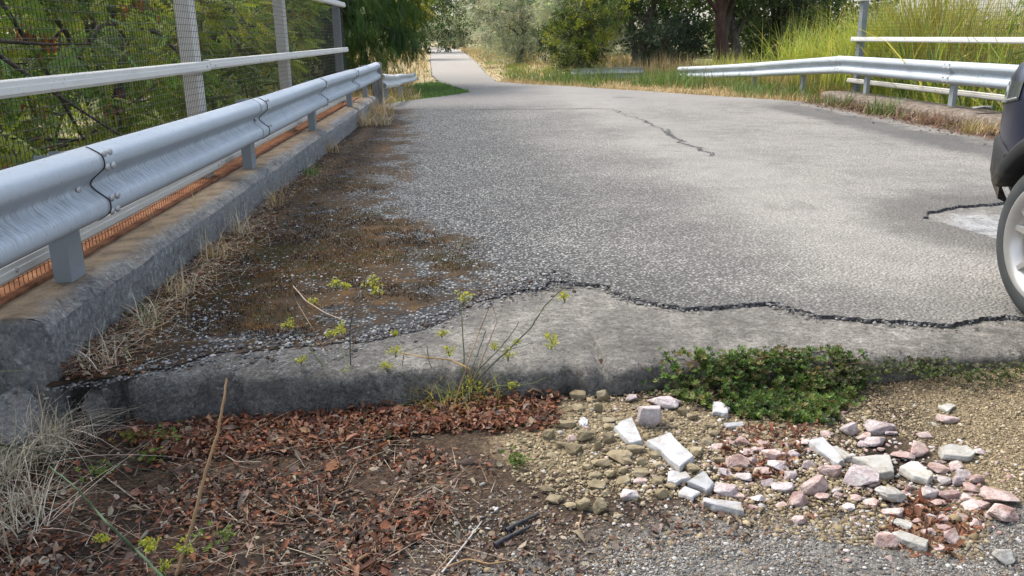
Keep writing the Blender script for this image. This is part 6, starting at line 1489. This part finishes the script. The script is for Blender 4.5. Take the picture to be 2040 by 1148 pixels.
def tuft(name, label, px, py, n, h, w, cols, lean, bend, seed, cat='grass tuft', group=None, rad=0.04, p=None, mat='straw', var=0.5):
    rng = np.random.default_rng(seed); p = on_ground(px, py) if p is None else np.array(p, float)
    pos = ring_pts(rng, (0, 0, 0), rad, n)
    V, Fq, C = blades(rng, pos, h * rng.uniform(1 - var, 1.15, n), w * rng.uniform(0.6, 1.2, n), rng.normal(0, lean, n), rng.uniform(0.1, bend, n), cols, 6)
    V[:, 2] = np.maximum(V[:, 2], 0.004)
    o = fast(name, V, Fq, M[mat], None, C); o.location = tuple(p)
    return tag(o, label, cat, group)
def tufts():
    tuft('dry_grass_tuft', 'big bleached dry grass tussock in the lower left corner', 85, 905, 190, 0.30, 0.0042, G_PALE + [(0.58, 0.52, 0.42)], 0.30, 1.5, 501, rad=0.09)
    tuft('dry_grass_tuft', 'curled pale grass tuft left of the big bleached tussock', 5, 960, 110, 0.22, 0.004, G_PALE, 0.5, 1.6, 502, rad=0.08)
    tuft('dry_grass_tuft', 'small grey straw tuft below the big bleached tussock', 60, 1010, 80, 0.14, 0.0035, G_PALE, 0.6, 1.6, 503, rad=0.06)
    tuft('dry_grass_tuft', 'golden thin-stalked grass rising beside the broken kerb end', 60, 880, 16, 0.34, 0.004, [(0.46, 0.34, 0.16), (0.40, 0.30, 0.15)], 0.25, 0.5, 504, rad=0.03)
    tuft('dry_grass_tuft', 'wide flattened bleached grass clump at the left edge of the picture', 30, 920, 150, 0.26, 0.0038, G_PALE, 0.9, 1.8, 505, rad=0.14)
    tuft('dry_grass_tuft', 'pale wispy grass clump before the dark gap beside the deck', 150, 880, 90, 0.20, 0.0034, G_PALE, 0.7, 1.8, 506, rad=0.09)
    tuft('dry_grass_tuft', 'grey matted grass clump low on the left edge', 20, 1060, 110, 0.20, 0.0034, G_PALE, 1.0, 1.8, 507, rad=0.12)
    kg = 'dry tufts at the foot of the left kerb'
    z = 0.01
    K = [(-1.49, 3.25, 30, 0.20, G_PALE, 'yellowing curled tuft at the near end of the left kerb'), (-1.49, 3.75, 45, 0.20, G_GREEN + G_PALE, 'half green arching tuft at the kerb foot near the broken front'), (-1.48, 4.25, 40, 0.22, G_PALE + G_DRY, 'pale straw tuft below the first guardrail post'),
         (-1.50, 4.9, 34, 0.26, G_DRY, 'thin dry stalks before the kerb between the first two posts'), (-1.51, 5.6, 36, 0.30, G_PALE, 'pale dry tuft hanging over the kerb before the second post'), (-1.52, 6.6, 34, 0.24, G_DRY, 'dry tuft under the second guardrail post'),
         (-1.50, 8.1, 46, 0.16, G_GREEN, 'small green tuft past the second guardrail post'), (-1.52, 9.8, 36, 0.24, G_DRY, 'dry tuft beyond the third guardrail post')]
    for i, (x, y, n, h, c, lab) in enumerate(K): tuft('dry_grass_tuft', lab, 0, 0, n, h, 0.0038 + 0.0003 * y, c, 0.35, 1.2, 520 + i, group=kg, rad=0.05 + 0.006 * y, p=(x, y, z))
    tuft('dry_grass_tuft', 'bushy straw heap at the kerb below the last guardrail posts', 0, 0, 260, 0.34, 0.009, G_DRY + G_PALE, 0.4, 1.5, 530, rad=0.30, p=(-1.42, 12.9, 0.01))
    tuft('dry_grass_tuft', 'straw-coloured tuft in front of the grey timber post', 0, 0, 160, 0.36, 0.009, G_DRY, 0.35, 1.2, 531, rad=0.25, p=(-1.45, 14.6, 0.01))
    # single stalks nodding over the kerb
    b = [((-1.68, 4.55, 0.255), 0.24), ((-1.66, 5.2, 0.255), 0.2)]
    for i, (p, h) in enumerate(b): tuft('seed_grass', ['drooping seed stalk on the kerb top between the first posts', 'thin seed stalk bending over the kerb edge before the second post'][i], 0, 0, 5, h, 0.005, [(0.50, 0.40, 0.22)], 0.15, 0.7, 540 + i, p=p, rad=0.015)
    tuft('green_grass_tuft', 'small fresh green grass tuft at the right foot of the deck edge', 1850, 748, 26, 0.07, 0.004, G_GREEN, 0.3, 0.6, 550, rad=0.03, mat='grass')
    # right kerb
    rg = 'grass tufts at the foot of the right kerb'
    for i, (x, y, n, h, c, lab) in enumerate([(6.45, 13.1, 120, 0.40, G_GREEN + [(0.2, 0.24, 0.08)], 'broad green tuft at the right kerb between the two posts'), (6.5, 14.7, 70, 0.34, G_GREEN, 'green tuft at the right kerb under the far post'),
                                              (6.45, 15.4, 60, 0.26, G_GREEN, 'short green tuft at the far end of the right kerb'), (6.5, 11.6, 140, 0.20, [(0.26, 0.16, 0.13), (0.32, 0.22, 0.15), (0.2, 0.12, 0.1)], 'reddish dry tuft at the right kerb by the near post'), (6.45, 10.4, 120, 0.24, G_DRY, 'straw tuft at the right kerb beside the car nose')]):
        tuft('grass_tuft', lab, 0, 0, n, h, 0.013, c, 0.4, 0.9, 560 + i, group=rg, rad=0.28, p=(x, y, 0.0), mat='grass')
    g = np.random.default_rng(577); m = 900; yy = g.uniform(8.5, 15.8, m); pw = np.c_[6.58 - g.gamma(1.5, 0.12, m), yy, np.full(m, 0.01)]
    V, Fq, C = blades(g, pw, g.uniform(0.05, 0.26, m), g.uniform(0.006, 0.014, m), g.normal(0, 0.5, m), g.uniform(0, 1.2, m), [(0.24, 0.15, 0.12), (0.30, 0.21, 0.14), (0.18, 0.11, 0.09), (0.16, 0.19, 0.06), (0.36, 0.28, 0.17)], 4)
    tag(fast('kerb_weeds', V, Fq, M['straw'], None, C), 'reddish-brown dried weeds hiding the foot of the right kerb', 'weeds', kind='stuff')
    tuft('dry_grass_tuft', 'rusty dry tuft behind the right guardrail bend', 0, 0, 130, 0.42, 0.012, [(0.36, 0.22, 0.10), (0.30, 0.17, 0.08)], 0.3, 0.9, 570, rad=0.3, p=(7.0, 16.3, 0.0))
tufts()

# ------------------------------------------------------------------ fennel, stems, mat plant, twigs
def polyline(pts, n=14, bow=0.0):
    P = np.array(pts, float); s = np.linspace(0, len(P) - 1, n); return np.stack([np.interp(s, range(len(P)), P[:, k]) for k in range(3)], -1)
Y_UMB = [(0.42, 0.42, 0.06), (0.50, 0.50, 0.09), (0.30, 0.34, 0.06), (0.38, 0.40, 0.10)]
def fennel(label, base_px, depth_shift, stems, umbels, seed, cols=((0.12, 0.15, 0.07), (0.16, 0.19, 0.09)), foliage=0):
    """stems: lists of picture points on an upright plane through the base"""
    rng = np.random.default_rng(seed); b0 = on_ground(*base_px); Yp = b0[1] + depth_shift
    r = empty('fennel_plant', tuple(b0)); tag(r, label, 'fennel plant', 'wild fennel')
    for pts, rad, c in stems:
        P = []
        for i, q in enumerate(pts):
            P.append(at(q[0], q[1], Y=Yp + 0.05 * math.sin(i * 1.7 + seed + q[0])))
        P = polyline(P, 5 * len(P)) ; P += rng.normal(0, 0.0007, P.shape)
        V, Fq = tube_arrays(P, np.linspace(rad, rad * 0.45, len(P)), 6)
        o = fast('stem', V - b0, Fq, M['stick'], r, np.broadcast_to(np.array(c), V.shape), True)
    for q, s in umbels:
        c = at(q[0], q[1], Y=Yp + rng.uniform(-0.04, 0.04)); B = Bag(); k = mpp(c) * s; m = 11
        for i in range(m):
            a = rng.uniform(0, 6.28); e = rng.uniform(0.15, 0.95)
            t = c + np.array([math.cos(a) * e, math.sin(a) * e, rng.uniform(-0.35, 0.5)]) * k
            V, Fq = tube_arrays([c - [0, 0, k * 0.9], (c + t) / 2, t], [0.0007, 0.0006, 0.0005], 3); B.add(V - b0, Fq, (0.2, 0.24, 0.08))
            n = 7; pp = t + rng.normal(0, 0.16, (n, 3)) * k; dd = rng.normal(0, 1, (n, 3)); dd[:, 2] = np.abs(dd[:, 2])
            V, Fq, C = scatter(t_leaf(0.8, 0.1, 0.1), pp - b0, dd, rng.uniform(0, 6, n), np.full(n, 0.0085) * rng.uniform(0.7, 1.4, n), palette(n, Y_UMB, rng)); B.add(V, Fq, C)
        B.build('flower_umbel', M['leaf'], r)
    if foliage:
        n = foliage; pos = ring_pts(rng, (0, 0, 0.0), 0.20, n); pos[:, 2] = rng.uniform(0, 0.10, n)
        V, Fq, C = blades(rng, pos, rng.uniform(0.03, 0.10, n), rng.uniform(0.001, 0.0025, n), rng.normal(0, 1.0, n), rng.uniform(0, 1.0, n), [(0.36, 0.36, 0.06), (0.46, 0.44, 0.08), (0.22, 0.25, 0.06), (0.30, 0.20, 0.10)], 3)
        fast('feathery_leaves', V, Fq, M['leaf'], r, C)
ST = (0.10, 0.115, 0.085); STD = (0.30, 0.21, 0.12); STG = (0.17, 0.21, 0.09)
fennel('wild fennel with yellow umbels in front of the middle of the deck', (915, 800), -0.02,
       [([(925, 800), (960, 745), (1010, 700), (1060, 650), (1085, 610), (1118, 578)], 0.0045, ST), ([(915, 800), (925, 720), (920, 640), (918, 600)], 0.0035, STG), ([(905, 805), (935, 715), (955, 660), (976, 610)], 0.0032, STD),
        ([(925, 800), (950, 740), (1000, 690), (1030, 650), (1033, 640)], 0.003, ST), ([(940, 790), (935, 735), (900, 718), (850, 712), (800, 703)], 0.0038, (0.42, 0.27, 0.10)), ([(920, 795), (985, 770), (1060, 765), (1130, 735)], 0.002, STG),
        ([(910, 800), (930, 760), (950, 710), (968, 660)], 0.0032, ST), ([(1000, 700), (1040, 690), (1062, 683)], 0.0016, ST), ([(1075, 625), (1100, 600), (1130, 590)], 0.0014, STG), ([(900, 805), (870, 760), (855, 720), (850, 690)], 0.0025, ST),
        ([(940, 770), (990, 640), (982, 612)], 0.0022, (0.33, 0.2, 0.13)), ([(915, 790), (880, 770), (835, 760), (800, 740)], 0.002, STG)],
       [((924, 592), 24), ((1125, 592), 14), ((1100, 672), 16), ((1098, 686), 12), ((1012, 706), 18), ((1028, 682), 10), ((785, 665), 10), ((880, 664), 13), ((788, 700), 16), ((770, 730), 13), ((895, 700), 15), ((960, 770), 20), ((900, 780), 20), ((1035, 800), 15), ((1020, 768), 13), ((930, 768), 20), ((985, 690), 12)], 601, foliage=420)
fennel('thin wild fennel with scattered umbels in front of the mossy corner', (700, 812), -0.02,
       [([(700, 812), (698, 730), (697, 660), (705, 610), (742, 560)], 0.0035, ST), ([(690, 812), (660, 750), (615, 690), (580, 640), (565, 610)], 0.003, STG), ([(650, 700), (620, 650), (590, 600), (580, 572)], 0.002, (0.36, 0.27, 0.18)), ([(798, 790), (800, 740), (805, 700), (840, 690)], 0.0025, ST), ([(700, 700), (720, 640), (750, 590)], 0.002, STD), ([(697, 740), (680, 690), (672, 655)], 0.002, STG), ([(640, 610), (600, 585)], 0.0015, STD)],
       [((742, 562), 20), ((752, 580), 14), ((672, 566), 14), ((680, 655), 16), ((575, 645), 16), ((600, 718), 12), ((690, 570), 10), ((660, 665), 12), ((690, 745), 14), ((625, 600), 8)], 602, foliage=0)
fennel('fallen wild fennel with yellow umbels at the bottom left', (340, 1150), -0.10,
       [([(325, 1150), (270, 1095), (215, 1045), (190, 1015), (150, 970), (100, 930)], 0.0045, (0.13, 0.18, 0.10)), ([(310, 1150), (340, 1120), (372, 1090), (400, 1060)], 0.003, STG), ([(270, 1095), (300, 1080)], 0.002, STG), ([(330, 1150), (325, 1110)], 0.002, STG)],
       [((300, 1090), 20), ((372, 1092), 22), ((325, 1130), 18), ((205, 1075), 14), ((290, 1080), 12)], 603)

def stick(name, label, pts, rad, col, mat='stick', lift=0.01, cat='stick', group=None, upright=False):
    P = [on_ground(*q) + [0, 0, lift] for q in pts] if not upright else None
    if upright:
        b0 = on_ground(*pts[0]); P = [at(q[0], q[1], Y=b0[1] + 0.02 * i) for i, q in enumerate(pts)]
    rng = np.random.default_rng(len(label) * 7 + len(pts)); c = np.array(P[0]); P = polyline(P, 6 * len(P)); P = P + rng.normal(0, rad * 0.12, P.shape)
    V, Fq = tube_arrays(P - c, np.linspace(rad, rad * 0.55, len(P)), 7)
    caps = []
    o = fast(name, V, Fq, M[mat], None, np.broadcast_to(np.array(col), V.shape), True); o.location = tuple(c)
    return tag(o, label, cat, group)
def sticks():
    stick('dry_twig', 'tall tan dry stem leaning up from the bottom left', [(350, 1150), (385, 1040), (410, 940), (435, 860), (447, 790), (452, 755)], 0.0055, (0.34, 0.22, 0.12), upright=True, cat='stem')
    stick('twig', 'thin pale straight twig at the bottom middle', [(880, 1148), (920, 1098), (960, 1045)], 0.0035, (0.42, 0.40, 0.38), cat='twig')
    stick('fallen_stick', 'brown curved branch lying along the bottom left', [(680, 1146), (720, 1120), (765, 1092), (845, 1065)], 0.009, (0.20, 0.12, 0.07), cat='branch')
    stick('charred_stick', 'upper of two short black sticks on the dark soil', [(1008, 1063), (1035, 1047), (1072, 1030)], 0.008, (0.02, 0.02, 0.02), 'char')
    stick('charred_stick', 'lower of two short black sticks on the dark soil', [(985, 1092), (1020, 1072), (1056, 1055)], 0.008, (0.02, 0.02, 0.02), 'char')
    stick('twig', 'short upright-lying brown twig below the tan heap', [(1158, 1080), (1153, 1055), (1160, 1026)], 0.0035, (0.26, 0.17, 0.10), cat='twig')
    stick('dry_twig', 'short broken brown stump stem before the left deck front', [(378, 830), (376, 795), (375, 762)], 0.009, (0.22, 0.14, 0.08), upright=True, cat='stem')
    stick('dry_twig', 'grey stem lying from the left edge towards the tussock', [(0, 840), (60, 880), (110, 930)], 0.004, (0.40, 0.36, 0.28), cat='stem')
    stick('dry_twig', 'long arched grass stem in front of the dark kerb gap', [(0, 800), (50, 752), (95, 765), (140, 800), (182, 838)], 0.003, (0.44, 0.40, 0.28), upright=True, cat='stem')
    for i, (pts, r, c, lab) in enumerate([([(40, 1000), (120, 985), (220, 925)], 0.003, (0.40, 0.34, 0.27), 'pale stem crossing the leaves left of the fallen fennel'), ([(355, 1015), (385, 1050), (405, 1073)], 0.0035, (0.46, 0.36, 0.26), 'pale tan stem right of the tall dry stem'),
                                          ([(445, 1020), (475, 1045), (515, 1058)], 0.003, (0.42, 0.35, 0.28), 'curved pale stem at the edge of the dark soil'), ([(240, 870), (290, 868), (330, 890)], 0.003, (0.34, 0.25, 0.17), 'brown stem on the leaves left of the leaf drift'),
                                          ([(430, 900), (470, 925), (520, 925)], 0.0025, (0.42, 0.36, 0.3), 'grey stem bent around the dark soil patch'), ([(690, 905), (745, 885), (800, 868)], 0.003, (0.40, 0.32, 0.24), 'pale stem across the right of the leaf drift'),
                                          ([(210, 955), (270, 1000), (300, 1020)], 0.0025, (0.36, 0.30, 0.24), 'short grey stem above the fallen fennel'), ([(0, 1080), (30, 1075), (75, 1030), (90, 990)], 0.003, (0.42, 0.37, 0.30), 'bleached stem at the far lower left edge'),
                                          ([(880, 1140), (930, 1120), (975, 1130), (1030, 1122)], 0.003, (0.34, 0.22, 0.12), 'rusty twig right of the pale straight twig'), ([(580, 570), (640, 620), (690, 645)], 0.0, (0, 0, 0), '')]):
        if r: stick('dry_twig', lab, pts, r, c, cat='stem')
    P = polyline([at(584, 570, z=0.03), at(610, 600, z=0.035), at(650, 625, z=0.02), at(690, 640, z=0.01)], 20)
    V, Fq = tube_arrays(P - P[0], np.linspace(0.003, 0.002, 20), 6)
    o = fast('twig', V, Fq, M['stick'], None, np.broadcast_to(np.array((0.45, 0.36, 0.28)), V.shape), True); o.location = tuple(P[0]); tag(o, 'pale bent twig lying on the mossy road', 'twig')
sticks()

def mat_plant():
    rng = np.random.default_rng(701); c0 = on_ground(1500, 800)
    r = empty('mat_plant', tuple(c0)); tag(r, 'dense green mat plant spilling over the deck edge onto the rubble', 'plant')
    m = 4400; u = rng.uniform(0, 1, m)                    # runs from on top of the deck, over its edge, out over the rubble
    yv = np.interp(u, [0, 0.16, 0.42, 1.0], [3.23, 3.15, 3.06, 2.84]); zv = np.interp(u, [0, 0.16, 0.42, 1.0], [-0.03, -0.045, -0.135, -0.145])
    xl = np.interp(u, [0, 0.4, 0.75, 1.0], [0.78, 0.74, 0.92, 1.08]); xr = np.interp(u, [0, 0.4, 0.75, 1.0], [1.52, 1.55, 1.42, 1.30])
    xv = xl + (xr - xl) * np.clip(rng.beta(1.15, 1.15, m) + rng.normal(0, 0.05, m), -0.1, 1.15)
    wav = 0.05 * (vnoise(xv * 9, xv * 0, 21) - 0.5); yv = yv + wav + rng.normal(0, 0.02, m)
    pos = np.c_[xv, yv, zv + 0.004 + 0.026 * rng.uniform(0, 1, m) ** 2 * (0.4 + vnoise(xv * 12, yv * 12, 22)) + 0.014 * (vnoise(xv * 7, yv * 9, 23))]
    qx, qy = xv * 430 + 1000, (3.4 - yv) * 260 + 690
    hole = vnoise(qx * 0.045, qy * 0.08, 14) * 0.6 + vnoise(qx * 0.11, qy * 0.2, 15) * 0.4 > 0.40
    pos, qx, qy = pos[hole], qx[hole], qy[hole]
    tone = 0.55 + 0.9 * vnoise(qx * 0.03, qy * 0.05, 4)
    pos = np.array(pos); n = len(pos); tone = np.array(tone)
    # rosettes of small leaves
    Vs, Fs = [], []
    for i in range(7):
        a = i * 2.4; e = 0.25 + 0.5 * (i / 7); dv = np.array([math.cos(a) * (1 - e * 0.5), math.sin(a) * (1 - e * 0.5), 0.25 + e * 0.6]); dv /= np.linalg.norm(dv)
        x = np.cross(dv, [0, 0, 1.0]); x /= np.linalg.norm(x); z = np.cross(x, dv); p = np.array([0, 0, 0.3 * e]) 
        Vs.append(np.array([p, p + dv * 0.55 - x * 0.22 + z * 0.05, p + dv, p + dv * 0.55 + x * 0.22 + z * 0.05])); Fs.append(np.array([[0, 1, 2, 3]]) + 4 * i)
    tpl = (np.vstack(Vs)[:, [0, 2, 1]], np.vstack(Fs))
    d = np.c_[rng.normal(0, 0.35, (n, 2)), np.ones(n)]; d[:, 1] -= 0.25
    col = palette(n, [(0.06, 0.115, 0.025), (0.09, 0.155, 0.032), (0.15, 0.22, 0.055), (0.045, 0.08, 0.022), (0.17, 0.15, 0.06)], rng, 0.3) * tone[:, None]
    V, Fq, C = scatter(tpl, pos - c0, d, rng.uniform(0, 6.28, n), rng.uniform(0.008, 0.023, n), col)
    fast('foliage', V, Fq, M['leaf'], r, C)
    B = Bag()
    for i in rng.permutation(n)[:420]:
        q = pos[i] - c0; e = q + np.array([rng.normal(0, 0.05), rng.normal(0, 0.03), 0]); e[2] = -0.02 - c0[2] if pos[i][1] > 3.14 else float(gz(e[0] + c0[0], min(e[1] + c0[1], 3.15))) - c0[2]
        B.add(*tube_arrays([e, (e + q) / 2 + rng.normal(0, 0.008, 3), q], [0.0016, 0.0014, 0.001], 4), C=(0.14, 0.09, 0.05))
    B.build('stems', M['stick'], r)['kind'] = 'stuff'
    # creeping dark remainder towards the right
    m = 700; pp = []
    for _ in range(m):
        x = rng.uniform(1640, 2040); y = rng.normal(742 + 8 * math.sin(x * 0.02), 10); p = at(x, y, z=-0.07); pp.append((p[0], min(p[1], 3.18), -0.09 + rng.uniform(0.003, 0.05)))
    pp = np.array(pp); c1 = np.array(on_ground(1850, 750)); r2 = empty('creeping_weed', tuple(c1)); tag(r2, 'thin dark creeping weed along the right deck foot', 'plant')
    d = np.c_[rng.normal(0, 0.5, (m, 2)), np.ones(m)]
    V, Fq, C = scatter(tpl, pp - c1, d, rng.uniform(0, 6.28, m), rng.uniform(0.009, 0.016, m), palette(m, [(0.07, 0.10, 0.035), (0.10, 0.13, 0.05), (0.05, 0.06, 0.03), (0.15, 0.14, 0.09)], rng))
    fast('foliage', V, Fq, M['leaf'], r2, C)
    # little weeds among the leaves
    def weed(label, px, py, s, n, seed, cols):
        g = np.random.default_rng(seed); p = np.array(on_ground(px, py)); q = np.c_[g.normal(0, s, (n, 2)), g.uniform(0.005, 0.05, n)]
        dd = np.c_[g.normal(0, 0.6, (n, 2)), np.ones(n)]
        V, Fq, C = scatter(tpl, q, dd, g.uniform(0, 6.28, n), g.uniform(0.009, 0.016, n), palette(n, cols, g))
        o = empty('small_weed', tuple(p)); tag(o, label, 'weed', 'small weeds in the leaf litter'); fo = fast('foliage', V, Fq, M['leaf'], o, C); fo['kind'] = 'stuff'
    gl = [(0.16, 0.24, 0.05), (0.22, 0.28, 0.07), (0.10, 0.16, 0.04)]
    weed('small pale green weed left of the tall dry stem', 335, 885, 0.035, 40, 711, gl); weed('olive-tinged weed in the leaves below the dark kerb gap', 265, 885, 0.025, 30, 712, [(0.14, 0.15, 0.03), (0.18, 0.18, 0.04)])
    weed('pale weed sprig above the fallen fennel', 205, 950, 0.03, 34, 713, gl); weed('light green sprig in the centre of the left leaf litter', 300, 925, 0.03, 30, 714, gl)
    weed('small clover-like weed on the left rim of the sandy spill', 1030, 930, 0.022, 34, 715, [(0.09, 0.16, 0.03), (0.14, 0.2, 0.05)]); weed('yellowish weed near the bottom left corner', 440, 1090, 0.03, 24, 716, gl)
mat_plant()

# broken concrete lumps beside the kerb end
def lumps():
    me = rock_mesh(77, 0.30, 0.26, 0.30, 18, 0.8)
    o = link_mesh('concrete_lump', me, M['kerb']); o.location = (-1.76, 2.98, -0.29); tag(o, 'dark broken concrete footing below the left kerb end', 'concrete lump')
    me = rock_mesh(78, 0.10, 0.12, 0.17, 18, 0.8)
    o = link_mesh('concrete_lump', me, M['deck']); o.location = (-1.475, 3.16, -0.22); tag(o, 'small dark broken lump in the gap between kerb and deck', 'concrete lump')
    rng = random.Random(5)
    for i, (y, lab) in enumerate([(9.9, 'flat concrete flake on the right kerb near the car'), (10.8, 'longer concrete flake on the right kerb beside the near post')]):
        me = rock_mesh(80 + i, 0.22, 0.3, 0.05, 14); o = link_mesh('concrete_flake', me, M['kerb']); o.location = (6.85, y + 0.4, 0.225); o.rotation_euler.z = rng.uniform(0, 3); tag(o, lab, 'concrete flake')
lumps()
